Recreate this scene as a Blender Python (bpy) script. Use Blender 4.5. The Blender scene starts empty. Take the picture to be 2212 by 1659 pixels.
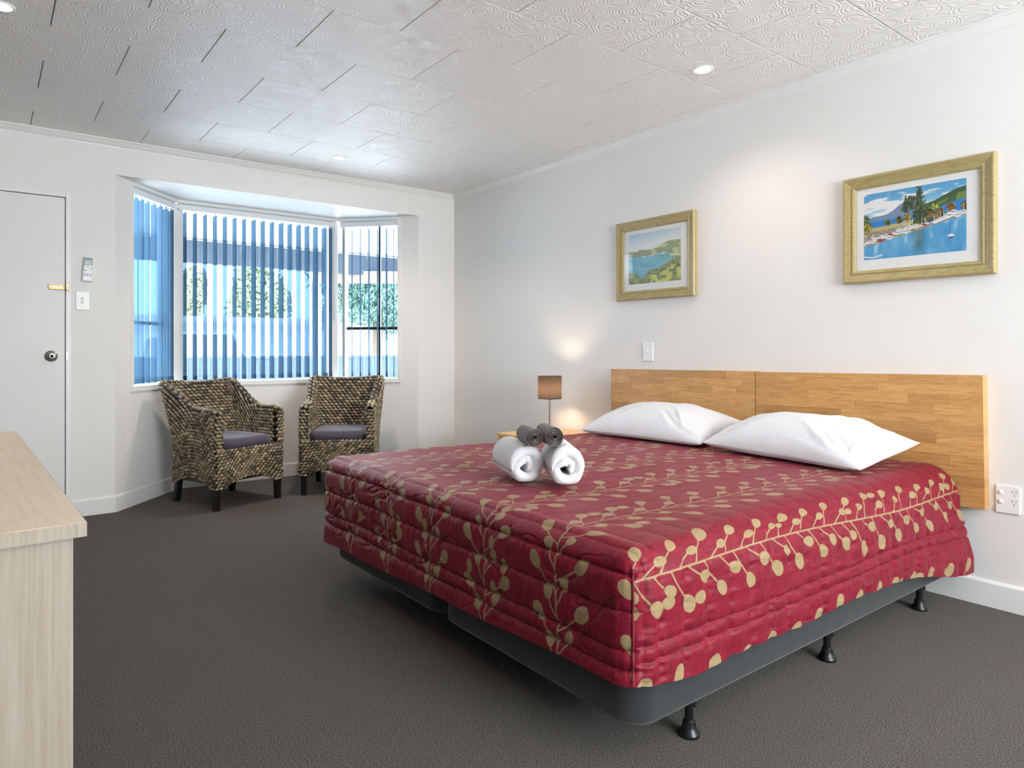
import bpy, bmesh, math, random
import numpy as np
from mathutils import Vector, Matrix

random.seed(7)
rng = np.random.default_rng(11)
SC = bpy.context.scene
COL = SC.collection
PI = math.pi

def srgb(r, g, b):
    def f(c):
        c = c / 255.0
        return c / 12.92 if c <= 0.04045 else ((c + 0.055) / 1.055) ** 2.4
    return (f(r), f(g), f(b), 1.0)

# ------------------------------------------------------------------ camera
cam_d = bpy.data.cameras.new('camera')
cam = bpy.data.objects.new('camera', cam_d)
COL.objects.link(cam)
cam.location = (5.066, -3.265, 1.0586)
fw = Vector((-0.79193, 0.61061, 0.0))
cam.rotation_euler = fw.to_track_quat('-Z', 'Y').to_euler()
cam_d.sensor_width = 36.0
cam_d.lens = 36.0 * 1476.0 / 2212.0
cam_d.shift_y = -(829.5 - 752.0) / 2212.0
cam_d.clip_start = 0.02
cam_d.clip_end = 200
SC.camera = cam

# ------------------------------------------------------------------ world
world = bpy.data.worlds.new('sky')
SC.world = world
world.use_nodes = True
bg = world.node_tree.nodes['Background']
bg.inputs['Color'].default_value = (0.80, 0.905, 1.0, 1)
bg.inputs['Strength'].default_value = 12.0

# ------------------------------------------------------------------ exposure
SC.view_settings.view_transform = 'Standard'
SC.view_settings.look = 'None'
SC.view_settings.gamma = 1.0
SC.view_settings.use_curve_mapping = False
SC.view_settings.exposure = 0.60

# added fill light at the made-up window behind the camera, aimed upward
def area_light(name, loc, direction, sx, sy, power, color, portal=False):
    l = bpy.data.lights.new(name, 'AREA')
    l.shape = 'RECTANGLE'
    l.size, l.size_y = sx, sy
    l.energy = power
    l.color = color
    if portal:
        l.cycles.is_portal = True
    o = bpy.data.objects.new(name, l)
    COL.objects.link(o)
    o.location = loc
    o.rotation_euler = Vector(direction).to_track_quat('-Z', 'Y').to_euler()
    return o
FILL_REAR = area_light('added_fill_rear', (7.66, -1.6, 1.45), (-1, 0, 1.7), 1.9, 1.3, 95.0, (1.0, 0.98, 0.95))
DOWNLIGHT_W = 15.0
DOWNLIGHT_COL = (1.0, 0.86, 0.72)

# ------------------------------------------------------------------ materials
def new_mat(name):
    m = bpy.data.materials.new(name)
    m.use_nodes = True
    nt = m.node_tree
    b = nt.nodes['Principled BSDF']
    return m, nt, b

def N(nt, kind, **kw):
    n = nt.nodes.new(kind)
    for k, v in kw.items():
        setattr(n, k, v)
    return n

def L(nt, a, b):
    nt.links.new(a, b)

def coords(nt, kind='Object', scale=(1, 1, 1), rot=(0, 0, 0)):
    tc = N(nt, 'ShaderNodeTexCoord')
    mp = N(nt, 'ShaderNodeMapping')
    mp.inputs['Scale'].default_value = scale
    mp.inputs['Rotation'].default_value = rot
    L(nt, tc.outputs[kind], mp.inputs['Vector'])
    return mp.outputs['Vector']

def noise(nt, vec, scale, detail=3.0, rough=0.5, dist=0.0):
    n = N(nt, 'ShaderNodeTexNoise')
    n.inputs['Scale'].default_value = scale
    n.inputs['Detail'].default_value = detail
    n.inputs['Roughness'].default_value = rough
    n.inputs['Distortion'].default_value = dist
    if vec is not None:
        L(nt, vec, n.inputs['Vector'])
    return n.outputs['Fac']

def ramp(nt, fac, stops):
    r = N(nt, 'ShaderNodeValToRGB')
    el = r.color_ramp.elements
    while len(el) < len(stops):
        el.new(0.5)
    for e, (p, c) in zip(el, stops):
        e.position = p
        e.color = c
    L(nt, fac, r.inputs['Fac'])
    return r.outputs['Color']

def mixc(nt, fac, a, b, mode='MIX'):
    m = N(nt, 'ShaderNodeMix', data_type='RGBA', blend_type=mode)
    for s, v in ((m.inputs[0], fac), (m.inputs[6], a), (m.inputs[7], b)):
        if hasattr(v, 'is_linked'):
            L(nt, v, s)
        else:
            s.default_value = v
    return m.outputs[2]

def bump(nt, b, height, strength=0.3, dist=0.01):
    n = N(nt, 'ShaderNodeBump')
    n.inputs['Strength'].default_value = strength
    n.inputs['Distance'].default_value = dist
    L(nt, height, n.inputs['Height'])
    L(nt, n.outputs['Normal'], b.inputs['Normal'])
    return n

def plain(name, col, rough=0.5, metal=0.0, var=0.04, vscale=6.0, bmp=0.0, bscale=200.0, spec=None, emit=None):
    m, nt, b = new_mat(name)
    v = coords(nt)
    if var > 0:
        c = mixc(nt, noise(nt, v, vscale), [x * (1 - var) for x in col[:3]] + [1], [min(1, x * (1 + var)) for x in col[:3]] + [1])
        L(nt, c, b.inputs['Base Color'])
    else:
        b.inputs['Base Color'].default_value = col
    b.inputs['Roughness'].default_value = rough
    b.inputs['Metallic'].default_value = metal
    if spec is not None:
        b.inputs['Specular IOR Level'].default_value = spec
    if bmp > 0:
        bump(nt, b, noise(nt, v, bscale, 2.0), bmp, 0.002)
    if emit:
        b.inputs['Emission Color'].default_value = emit[0]
        b.inputs['Emission Strength'].default_value = emit[1]
    return m

M = {}
M['wall'] = plain('wall_paint', srgb(236, 233, 229), 0.55, var=0.012, vscale=2.0, bmp=0.05, bscale=260)
M['wall_grey'] = plain('grey_dimming_paint', srgb(122, 120, 117), 0.6, var=0.012, vscale=2.0)  # invented grey for the unseen desk wall, cuts its bounce light
M['trim'] = plain('gloss_trim_paint', srgb(238, 237, 234), 0.35, var=0.01)
M['door'] = plain('door_paint', srgb(232, 230, 226), 0.42, var=0.012, vscale=1.5)
M['plastic'] = plain('white_plastic', srgb(240, 240, 238), 0.32, var=0.0)
M['dark_gap'] = plain('dark_slot', srgb(25, 24, 24), 0.6, var=0.0)
M['black_wood'] = plain('black_stained_wood', srgb(22, 20, 20), 0.35, var=0.2, vscale=20)
M['black_plastic'] = plain('black_castor_plastic', srgb(20, 21, 23), 0.3, var=0.0)
M['chrome'] = plain('brushed_nickel', srgb(196, 190, 180), 0.28, metal=1.0, var=0.05, vscale=30)
M['satin_metal'] = plain('satin_steel', srgb(170, 168, 164), 0.3, metal=1.0, var=0.05, vscale=30)
M['brass'] = plain('aged_brass', srgb(150, 130, 92), 0.35, metal=1.0, var=0.25, vscale=60)
M['rail'] = plain('white_blind_rail', srgb(235, 238, 240), 0.35, var=0.0)
M['alu_dark'] = plain('dark_window_metal', srgb(46, 50, 52), 0.4, metal=0.3, var=0.0)
M['mat_board'] = plain('white_mat_board', srgb(243, 243, 241), 0.7, var=0.008)
M['pillow'] = None

# ceiling tile: combed fan swirls
def mat_ceiling():
    m, nt, b = new_mat('swirl_ceiling_tile')
    v = coords(nt, 'Object')
    geo = N(nt, 'ShaderNodeNewGeometry')
    vor = N(nt, 'ShaderNodeTexVoronoi')
    vor.inputs['Scale'].default_value = 9.5
    L(nt, geo.outputs['Position'], vor.inputs['Vector'])
    ma = N(nt, 'ShaderNodeMath', operation='MULTIPLY'); ma.inputs[1].default_value = 54.0
    L(nt, vor.outputs['Distance'], ma.inputs[0])
    n1 = noise(nt, geo.outputs['Position'], 22.0, 2.0)
    mb = N(nt, 'ShaderNodeMath', operation='MULTIPLY_ADD'); mb.inputs[1].default_value = 9.0
    L(nt, n1, mb.inputs[0]); L(nt, ma.outputs[0], mb.inputs[2])
    sn = N(nt, 'ShaderNodeMath', operation='SINE'); L(nt, mb.outputs[0], sn.inputs[0])
    b.inputs['Base Color'].default_value = srgb(243, 242, 240)
    b.inputs['Roughness'].default_value = 0.36
    bump(nt, b, sn.outputs[0], 0.34, 0.0028)
    return m
M['ceiling'] = mat_ceiling()
M['ceiling_board'] = plain('ceiling_backing', srgb(96, 94, 92), 0.8, var=0.02)

def mat_carpet():
    m, nt, b = new_mat('charcoal_loop_carpet')
    v = coords(nt, 'Object')
    n1 = noise(nt, v, 330.0, 4.0, 0.8)
    n2 = noise(nt, v, 3.5, 3.0)
    c = ramp(nt, n1, [(0.34, srgb(45, 42, 40)), (0.52, srgb(97, 91, 86)), (0.68, srgb(142, 135, 128))])
    c = mixc(nt, n2, c, srgb(85, 80, 76), 'MIX')
    mx = mixc(nt, 0.12, ramp(nt, n1, [(0.41, srgb(46, 43, 41)), (0.5, srgb(100, 95, 90)), (0.59, srgb(168, 161, 154))]), c)
    L(nt, mx, b.inputs['Base Color'])
    b.inputs['Roughness'].default_value = 0.95
    b.inputs['Specular IOR Level'].default_value = 0.1
    bump(nt, b, n1, 1.0, 0.006)
    return m
M['carpet'] = mat_carpet()

def mat_wood(name, cols, axis_scale, rough=0.4, per_obj=0.0, ring=7.0, kind='Object', fine=60.0):
    """grain runs along the axis with the small scale"""
    m, nt, b = new_mat(name)
    v = coords(nt, kind, axis_scale)
    oi = N(nt, 'ShaderNodeObjectInfo')
    add = N(nt, 'ShaderNodeVectorMath', operation='ADD')
    cmb = N(nt, 'ShaderNodeCombineXYZ')
    mu = N(nt, 'ShaderNodeMath', operation='MULTIPLY'); mu.inputs[1].default_value = 37.0
    L(nt, oi.outputs['Random'], mu.inputs[0])
    for i in range(3):
        L(nt, mu.outputs[0], cmb.inputs[i])
    L(nt, v, add.inputs[0]); L(nt, cmb.outputs[0], add.inputs[1])
    n1 = noise(nt, add.outputs[0], ring, 4.0, 0.55, 0.6)
    n2 = noise(nt, add.outputs[0], fine, 3.0, 0.6)
    c = ramp(nt, n1, [(0.28, cols[0]), (0.5, cols[1]), (0.72, cols[2])])
    c = mixc(nt, 0.35, c, ramp(nt, n2, [(0.3, cols[0]), (0.7, cols[2])]))
    if per_obj > 0:
        dark = ramp(nt, oi.outputs['Random'], [(0.0, (1 - per_obj, 1 - per_obj * 1.15, 1 - per_obj * 1.35, 1)), (0.18, (1 - per_obj * 0.45, 1 - per_obj * 0.5, 1 - per_obj * 0.6, 1)), (0.5, (1, 1, 1, 1)), (1.0, (1.12, 1.12, 1.10, 1))])
        c = mixc(nt, 1.0, c, dark, 'MULTIPLY')
    L(nt, c, b.inputs['Base Color'])
    b.inputs['Roughness'].default_value = rough
    bump(nt, b, n2, 0.05, 0.001)
    return m
M['headboard'] = mat_wood('oiled_rimu_stave', [srgb(176, 122, 66), srgb(208, 156, 94), srgb(222, 176, 116)], (1.6, 10, 16), 0.42, per_obj=0.24)
M['nightstand'] = mat_wood('beech_laminate', [srgb(196, 150, 92), srgb(216, 172, 112), srgb(226, 186, 128)], (1.0, 9, 12), 0.35, ring=5.0)
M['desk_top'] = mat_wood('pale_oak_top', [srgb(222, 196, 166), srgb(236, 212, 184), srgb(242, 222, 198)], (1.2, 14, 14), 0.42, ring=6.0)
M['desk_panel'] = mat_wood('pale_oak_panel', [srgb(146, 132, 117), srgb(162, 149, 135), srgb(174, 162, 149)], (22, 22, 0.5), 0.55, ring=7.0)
M['frame'] = mat_wood('limed_gold_frame', [srgb(138, 122, 76), srgb(170, 153, 101), srgb(194, 178, 130)], (3, 26, 26), 0.36, ring=8.0)

def mat_spread():
    m, nt, b = new_mat('red_damask_with_gold_vines')
    at = N(nt, 'ShaderNodeAttribute', attribute_name='motif')
    atc = N(nt, 'ShaderNodeAttribute', attribute_name='cloth')
    edge = N(nt, 'ShaderNodeMapRange')
    edge.inputs['From Min'].default_value = 0.0011
    edge.inputs['From Max'].default_value = -0.0006
    L(nt, at.outputs['Fac'], edge.inputs['Value'])
    # scrolled damask lines
    vv = atc.outputs['Vector']
    n0 = N(nt, 'ShaderNodeTexNoise'); n0.inputs['Scale'].default_value = 9.0; n0.inputs['Detail'].default_value = 1.5
    L(nt, vv, n0.inputs['Vector'])
    ad = N(nt, 'ShaderNodeVectorMath', operation='SCALE'); ad.inputs['Scale'].default_value = 0.16
    L(nt, n0.outputs['Color'], ad.inputs[0])
    sm = N(nt, 'ShaderNodeVectorMath', operation='ADD'); L(nt, vv, sm.inputs[0]); L(nt, ad.outputs[0], sm.inputs[1])
    vo = N(nt, 'ShaderNodeTexVoronoi', feature='SMOOTH_F1'); vo.inputs['Scale'].default_value = 17.0; vo.inputs['Smoothness'].default_value = 0.4
    L(nt, sm.outputs[0], vo.inputs['Vector'])
    mu = N(nt, 'ShaderNodeMath', operation='MULTIPLY'); mu.inputs[1].default_value = 21.0; L(nt, vo.outputs['Distance'], mu.inputs[0])
    si = N(nt, 'ShaderNodeMath', operation='SINE'); L(nt, mu.outputs[0], si.inputs[0])
    ab = N(nt, 'ShaderNodeMath', operation='ABSOLUTE'); L(nt, si.outputs[0], ab.inputs[0])
    line = ramp(nt, ab.outputs[0], [(0.0, (1, 1, 1, 1)), (0.34, (0, 0, 0, 1))])
    n3 = noise(nt, vv, 70.0, 3.0, 0.7)
    red = mixc(nt, n3, srgb(88, 8, 26), srgb(160, 25, 50))
    n4 = noise(nt, vv, 330.0, 2.0, 0.7)
    red = mixc(nt, n4, red, srgb(136, 20, 42), 'MIX')
    red = mixc(nt, mixc(nt, 0.8, (0, 0, 0, 1), line), red, srgb(74, 8, 26))
    red = mixc(nt, ramp(nt, noise(nt, vv, 21.0, 4.0, 0.75), [(0.42, (0, 0, 0, 1)), (0.62, (0.55, 0.55, 0.55, 1))]), red, srgb(98, 14, 36))
    gold = mixc(nt, noise(nt, vv, 240.0, 2.0), srgb(140, 118, 84), srgb(162, 140, 103))
    c = mixc(nt, edge.outputs[0], red, gold)
    L(nt, c, b.inputs['Base Color'])
    b.inputs['Roughness'].default_value = 0.5
    b.inputs['Specular IOR Level'].default_value = 0.28
    b.inputs['Sheen Weight'].default_value = 0.08
    b.inputs['Sheen Roughness'].default_value = 0.4
    b.inputs['Sheen Tint'].default_value = (1.0, 0.42, 0.5, 1)
    # fine gathers running down the length of the cloth
    mp = N(nt, 'ShaderNodeMapping'); mp.inputs['Scale'].default_value = (95, 12, 1)
    L(nt, vv, mp.inputs['Vector'])
    g = N(nt, 'ShaderNodeTexNoise'); g.inputs['Scale'].default_value = 1.0; g.inputs['Detail'].default_value = 3.0
    L(nt, mp.outputs[0], g.inputs['Vector'])
    bump(nt, b, g.outputs['Fac'], 0.22, 0.006)
    return m
M['spread'] = mat_spread()

def mat_cloth(name, col, rough=0.85, scale=14.0, strength=0.25, dist=0.006, sheen=0.15, weave=0.0):
    m, nt, b = new_mat(name)
    v = coords(nt)
    b.inputs['Roughness'].default_value = rough
    b.inputs['Sheen Weight'].default_value = sheen
    h = noise(nt, v, scale, 4.0, 0.6)
    c = mixc(nt, noise(nt, v, scale * 3), [x * 0.94 for x in col[:3]] + [1], col)
    if weave > 0:
        ck = N(nt, 'ShaderNodeTexChecker'); ck.inputs['Scale'].default_value = weave
        rv = coords(nt, 'Object', (1, 1, 0.0001), (0, 0, 0.785))
        L(nt, rv, ck.inputs['Vector'])
        c = mixc(nt, ck.outputs['Fac'], [x * 0.72 for x in col[:3]] + [1], c)
    L(nt, c, b.inputs['Base Color'])
    bump(nt, b, h, strength, dist)
    return m
M['pillow'] = mat_cloth('white_cotton_pillowcase', srgb(231, 231, 235), 0.8, 6.0, 0.3, 0.015, 0.05)
M['towel'] = mat_cloth('white_terry_towel', srgb(238, 238, 240), 0.95, 480.0, 0.7, 0.003, 0.3)
M['face_cloth'] = mat_cloth('grey_brown_terry', srgb(112, 100, 98), 0.95, 420.0, 0.9, 0.003, 0.3)
M['cushion'] = mat_cloth('slate_purple_cushion', srgb(84, 76, 92), 0.8, 300.0, 0.3, 0.002, 0.3, weave=70.0)
M['base_fabric'] = mat_cloth('charcoal_suede', srgb(40, 42, 44), 0.9, 26.0, 0.15, 0.004, 0.25)

def mat_attr(name, rough=0.6, attr='col', stripes=False):
    m, nt, b = new_mat(name)
    a = N(nt, 'ShaderNodeAttribute', attribute_name=attr)
    c = a.outputs['Color']
    if stripes:
        v = coords(nt)
        n1 = noise(nt, v, 190.0, 3.0, 0.75)
        c = mixc(nt, ramp(nt, n1, [(0.40, (0.92, 0.92, 0.92, 1)), (0.52, (0, 0, 0, 1))]), c, srgb(34, 27, 26))
        n2 = noise(nt, v, 300.0, 2.0, 0.7)
        c = mixc(nt, ramp(nt, n2, [(0.54, (0, 0, 0, 1)), (0.66, (0.7, 0.7, 0.7, 1))]), c, srgb(226, 206, 160))
    L(nt, c, b.inputs['Base Color'])
    b.inputs['Roughness'].default_value = rough
    return m
M['weave'] = mat_attr('twisted_seagrass', 0.6, stripes=True)
M['weave_core'] = plain('gap_shade_core', srgb(40, 32, 26), 0.8, var=0.3, vscale=40)  # dark sheet under the knots; shade between them put into the colour
M['print'] = mat_attr('printed_paper', 0.5)

def mat_slat():
    m, nt, b = new_mat('blue_blind_fabric')
    out = nt.nodes['Material Output']
    nt.nodes.remove(b)
    v = coords(nt, 'Object', (1, 1, 0.06))
    n = noise(nt, v, 260.0, 2.0)
    dif = N(nt, 'ShaderNodeBsdfDiffuse'); L(nt, mixc(nt, n, srgb(56, 80, 100), srgb(72, 96, 116)), dif.inputs['Color'])
    trl = N(nt, 'ShaderNodeBsdfTranslucent'); trl.inputs['Color'].default_value = srgb(104, 142, 172)
    trn = N(nt, 'ShaderNodeBsdfTransparent'); trn.inputs['Color'].default_value = srgb(134, 172, 204)
    m1 = N(nt, 'ShaderNodeMixShader'); m1.inputs[0].default_value = 0.13
    L(nt, dif.outputs[0], m1.inputs[1]); L(nt, trl.outputs[0], m1.inputs[2])
    m2 = N(nt, 'ShaderNodeMixShader'); m2.inputs[0].default_value = 0.10
    L(nt, m1.outputs[0], m2.inputs[1]); L(nt, trn.outputs[0], m2.inputs[2])
    L(nt, m2.outputs[0], out.inputs['Surface'])
    return m
M['slat'] = mat_slat()

def mat_glass(name, tint=(0.97, 0.99, 1.0, 1), refl=0.06):
    m, nt, b = new_mat(name)
    out = nt.nodes['Material Output']
    nt.nodes.remove(b)
    tr = N(nt, 'ShaderNodeBsdfTransparent'); tr.inputs['Color'].default_value = tint
    gl = N(nt, 'ShaderNodeBsdfGlossy'); gl.inputs['Roughness'].default_value = 0.02
    # Schlick reflectance, the same from both sides of the sheet
    ge = N(nt, 'ShaderNodeNewGeometry')
    dt = N(nt, 'ShaderNodeVectorMath', operation='DOT_PRODUCT')
    L(nt, ge.outputs['Incoming'], dt.inputs[0]); L(nt, ge.outputs['Normal'], dt.inputs[1])
    ab = N(nt, 'ShaderNodeMath', operation='ABSOLUTE'); L(nt, dt.outputs['Value'], ab.inputs[0])
    om = N(nt, 'ShaderNodeMath', operation='SUBTRACT'); om.inputs[0].default_value = 1.0; L(nt, ab.outputs[0], om.inputs[1])
    pw = N(nt, 'ShaderNodeMath', operation='POWER'); pw.inputs[1].default_value = 5.0; L(nt, om.outputs[0], pw.inputs[0])
    mu = N(nt, 'ShaderNodeMath', operation='MULTIPLY_ADD'); mu.inputs[1].default_value = 0.9; mu.inputs[2].default_value = refl * 0.6
    L(nt, pw.outputs[0], mu.inputs[0])
    mx = N(nt, 'ShaderNodeMixShader')
    L(nt, mu.outputs[0], mx.inputs[0]); L(nt, tr.outputs[0], mx.inputs[1]); L(nt, gl.outputs[0], mx.inputs[2])
    L(nt, mx.outputs[0], out.inputs['Surface'])
    return m
M['glass'] = mat_glass('clear_window_glass')
M['picture_glass'] = mat_glass('picture_glass', (0.99, 0.99, 0.99, 1), 0.035)

def mat_shade():
    m, nt, b = new_mat('dark_linen_shade')
    out = nt.nodes['Material Output']
    nt.nodes.remove(b)
    v = coords(nt, 'Object', (1, 1, 0.15))
    n = noise(nt, v, 420.0, 2.0)
    dif = N(nt, 'ShaderNodeBsdfDiffuse'); L(nt, mixc(nt, n, srgb(62, 58, 58), srgb(84, 78, 76)), dif.inputs['Color'])
    trl = N(nt, 'ShaderNodeBsdfTranslucent'); L(nt, mixc(nt, n, srgb(152, 138, 126), srgb(178, 162, 148)), trl.inputs['Color'])
    mx = N(nt, 'ShaderNodeMixShader'); mx.inputs[0].default_value = 0.34
    L(nt, dif.outputs[0], mx.inputs[1]); L(nt, trl.outputs[0], mx.inputs[2])
    L(nt, mx.outputs[0], out.inputs['Surface'])
    return m
M['shade'] = mat_shade()
M['lens'] = plain('lit_downlight_lens', (1, 1, 1, 1), 0.5, var=0, emit=((1, 0.95, 0.88, 1), 9.0))
M['bulb'] = plain('lit_bulb', (1, 1, 1, 1), 0.5, var=0, emit=((1, 0.78, 0.55, 1), 175.0))
# outdoors
M['concrete'] = plain('pale_concrete', srgb(228, 227, 224), 0.9, var=0.05, vscale=1.2)
M['soffit'] = plain('white_verandah_lining', srgb(236, 238, 240), 0.7, var=0.02)
M['beam'] = plain('slate_blue_beam', srgb(40, 54, 70), 0.6, var=0.06)
M['brown_board'] = plain('brown_fascia_board', srgb(122, 108, 98), 0.6, var=0.2, vscale=8)
M['fence'] = plain('pale_blue_steel_fence', srgb(60, 74, 88), 0.5, var=0.06)
M['house'] = plain('white_render', srgb(235, 236, 236), 0.8, var=0.03)
M['roof'] = plain('grey_roof_steel', srgb(120, 132, 142), 0.6, var=0.05)
M['car_paint'] = plain('white_car_paint', srgb(228, 232, 236), 0.25, var=0.0)
M['car_glass'] = plain('dark_car_glass', srgb(40, 50, 60), 0.1, var=0.0)
M['tyre'] = plain('black_rubber', srgb(28, 28, 30), 0.8, var=0.0)
M['bark'] = plain('grey_brown_bark', srgb(96, 82, 70), 0.9, var=0.3, vscale=12)
def mat_leaf(name, a, bb):
    m, nt, b = new_mat(name)
    n = noise(nt, coords(nt), 6.0, 4.0, 0.7)
    c = mixc(nt, n, a, bb)
    L(nt, c, b.inputs['Base Color'])
    b.inputs['Roughness'].default_value = 0.6
    return m
M['leaf_teal'] = mat_leaf('blue_green_needles', srgb(60, 98, 88), srgb(112, 142, 128))  # lightened so the needle colour carries the haze
M['leaf_green'] = mat_leaf('mid_green_leaves', srgb(84, 104, 80), srgb(130, 146, 116))
M['leaf_pale'] = mat_leaf('pale_green_leaves', srgb(92, 106, 82), srgb(130, 142, 112))

# ------------------------------------------------------------------ mesh helpers
class MB:
    def __init__(s):
        s.v, s.f = [], []
    def add(s, vs, fs):
        o = len(s.v)
        s.v += [tuple(p) for p in vs]
        s.f += [tuple(i + o for i in f) for f in fs]
        return s
    def box(s, x0, x1, y0, y1, z0, z1, mtx=None):
        vs = [Vector((x, y, z)) for z in (z0, z1) for (x, y) in ((x0, y0), (x1, y0), (x1, y1), (x0, y1))]
        if mtx is not None:
            vs = [mtx @ p for p in vs]
        return s.add(vs, [(3, 2, 1, 0), (4, 5, 6, 7), (0, 1, 5, 4), (1, 2, 6, 5), (2, 3, 7, 6), (3, 0, 4, 7)])
    def prism(s, pts, z0, z1, mtx=None):
        n = len(pts)
        vs = [Vector((p[0], p[1], z0)) for p in pts] + [Vector((p[0], p[1], z1)) for p in pts]
        if mtx is not None:
            vs = [mtx @ p for p in vs]
        fs = [tuple(range(n - 1, -1, -1)), tuple(range(n, 2 * n))]
        fs += [(i, (i + 1) % n, n + (i + 1) % n, n + i) for i in range(n)]
        return s.add(vs, fs)
    def lathe(s, prof, n=24, mtx=None, cap=True):
        vs, fs = [], []
        for (r, z) in prof:
            for k in range(n):
                a = 2 * PI * k / n
                p = Vector((r * math.cos(a), r * math.sin(a), z))
                vs.append(mtx @ p if mtx is not None else p)
        for i in range(len(prof) - 1):
            for k in range(n):
                a, b = i * n + k, i * n + (k + 1) % n
                fs.append((a, b, b + n, a + n))
        if cap:
            fs.append(tuple(range(n - 1, -1, -1)))
            fs.append(tuple((len(prof) - 1) * n + k for k in range(n)))
        return s.add(vs, fs)
    def extrude_profile(s, prof, p0, p1, out):
        """closed profile of (outward, up) swept from p0 to p1"""
        p0, p1, out = Vector(p0), Vector(p1), Vector(out).normalized()
        n = len(prof)
        vs = [p0 + out * a + Vector((0, 0, b)) for a, b in prof] + [p1 + out * a + Vector((0, 0, b)) for a, b in prof]
        fs = [(i, (i + 1) % n, n + (i + 1) % n, n + i) for i in range(n)] + [tuple(range(n - 1, -1, -1)), tuple(range(n, 2 * n))]
        return s.add(vs, fs)
    def mesh(s, name):
        me = bpy.data.meshes.new(name)
        me.from_pydata([tuple(p) for p in s.v], [], s.f)
        bm = bmesh.new(); bm.from_mesh(me)
        bmesh.ops.recalc_face_normals(bm, faces=bm.faces)
        bm.to_mesh(me); bm.free()
        return me
    def build(s, name, mat, parent=None, bevel=0.0, smooth=False, seg=2):
        me = s.mesh(name)
        return link(name, me, mat, parent, bevel, smooth, seg)

def link(name, me, mat, parent=None, bevel=0.0, smooth=False, seg=2):
    if mat is not None and not me.materials:
        me.materials.append(mat)
    o = bpy.data.objects.new(name, me)
    COL.objects.link(o)
    if smooth:
        me.polygons.foreach_set('use_smooth', [True] * len(me.polygons))
    if parent is not None:
        o.parent = parent
    if bevel > 0:
        bv = o.modifiers.new('bevel', 'BEVEL'); bv.width = bevel; bv.segments = seg
        bv.limit_method = 'ANGLE'; bv.angle_limit = 0.6
    return o

def smooth_by_angle(o, deg=40):
    me = o.data
    me.polygons.foreach_set('use_smooth', [True] * len(me.polygons))
    bm = bmesh.new(); bm.from_mesh(me)
    for e in bm.edges:
        if len(e.link_faces) == 2 and e.calc_face_angle(0) > math.radians(deg):
            e.smooth = False
    bm.to_mesh(me); bm.free()
    return o

def thing(name, label, cat, loc=(0, 0, 0), rz=0.0, group=None, kind=None):
    o = bpy.data.objects.new(name, None)
    COL.objects.link(o)
    o.empty_display_size = 0.1
    o.location = loc
    o.rotation_euler = (0, 0, rz)
    return tag(o, label, cat, group, kind)

def tag(o, label, cat, group=None, kind=None):
    if label: o['label'] = label
    if cat: o['category'] = cat
    if group: o['group'] = group
    if kind: o['kind'] = kind
    return o

def struct(o, label=None, cat=None):
    o['kind'] = 'structure'
    if label: o['label'] = label
    if cat: o['category'] = cat
    return o

def copy_tree(root):
    c = root.copy(); COL.objects.link(c)
    for ch in root.children:
        d = ch.copy(); COL.objects.link(d); d.parent = c
        for g in ch.children:
            e = g.copy(); COL.objects.link(e); e.parent = d
    return c

def grid_mesh(name, P, closed_u=False, closed_v=False):
    """P: (nu, nv, 3) array"""
    nu, nv = P.shape[:2]
    idx = np.arange(nu * nv).reshape(nu, nv)
    a = idx if closed_u else idx[:-1]
    iu = np.arange(nu if closed_u else nu - 1)
    iv = np.arange(nv if closed_v else nv - 1)
    I, J = np.meshgrid(iu, iv, indexing='ij')
    I2, J2 = (I + 1) % nu, (J + 1) % nv
    F = np.stack([idx[I, J], idx[I2, J], idx[I2, J2], idx[I, J2]], -1).reshape(-1, 4)
    return raw_mesh(name, P.reshape(-1, 3), F)

def raw_mesh(name, V, F):
    me = bpy.data.meshes.new(name)
    V = np.ascontiguousarray(V, np.float32); F = np.ascontiguousarray(F, np.int32)
    me.vertices.add(len(V)); me.vertices.foreach_set('co', V.ravel())
    k = F.shape[1]
    me.loops.add(F.size); me.loops.foreach_set('vertex_index', F.ravel())
    me.polygons.add(len(F))
    me.polygons.foreach_set('loop_start', np.arange(0, F.size, k, dtype=np.int32))
    me.polygons.foreach_set('loop_total', np.full(len(F), k, np.int32))
    me.update(calc_edges=True)
    me.validate()
    return me

def vnoise(x, y, seed=0):
    """smooth value noise, vectorised"""
    r = np.random.default_rng(seed)
    T = r.random((128, 128))
    xi, yi = np.floor(x).astype(int), np.floor(y).astype(int)
    fx, fy = x - xi, y - yi
    fx = fx * fx * (3 - 2 * fx); fy = fy * fy * (3 - 2 * fy)
    g = lambda i, j: T[i % 128, j % 128]
    return (g(xi, yi) * (1 - fx) + g(xi + 1, yi) * fx) * (1 - fy) + (g(xi, yi + 1) * (1 - fx) + g(xi + 1, yi + 1) * fx) * fy

def fbm(x, y, seed=0, octv=4):
    s, a, t = 0, 0.5, 0
    for k in range(octv):
        s = s + a * vnoise(x * 2 ** k, y * 2 ** k, seed + k); t += a; a *= 0.5
    return s / t

def sstep(a, b, x):
    t = np.clip((x - a) / (b - a), 0, 1)
    return t * t * (3 - 2 * t)

# ================================================================== ROOM SHELL
CEIL = 2.40
YS = -3.75      # wall with the desk
XE = 7.55       # unseen wall behind the camera, set back to even the light
SOF = 2.18      # bay soffit
A = Vector((0, -2.599, 0)); B = Vector((-0.55, -2.115, 0)); C = Vector((-0.55, -0.844, 0)); D = Vector((0, -0.36, 0))

fl = MB(); fl.prism([(0, YS), (XE, YS), (XE, 0), (0, 0), (0, D.y), (C.x, C.y), (B.x, B.y), (0, A.y)], -0.06, 0.0)
floor = struct(fl.build('floor', M['carpet']), 'charcoal grey-brown textured carpet over the whole bedroom floor', 'carpet')

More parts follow.
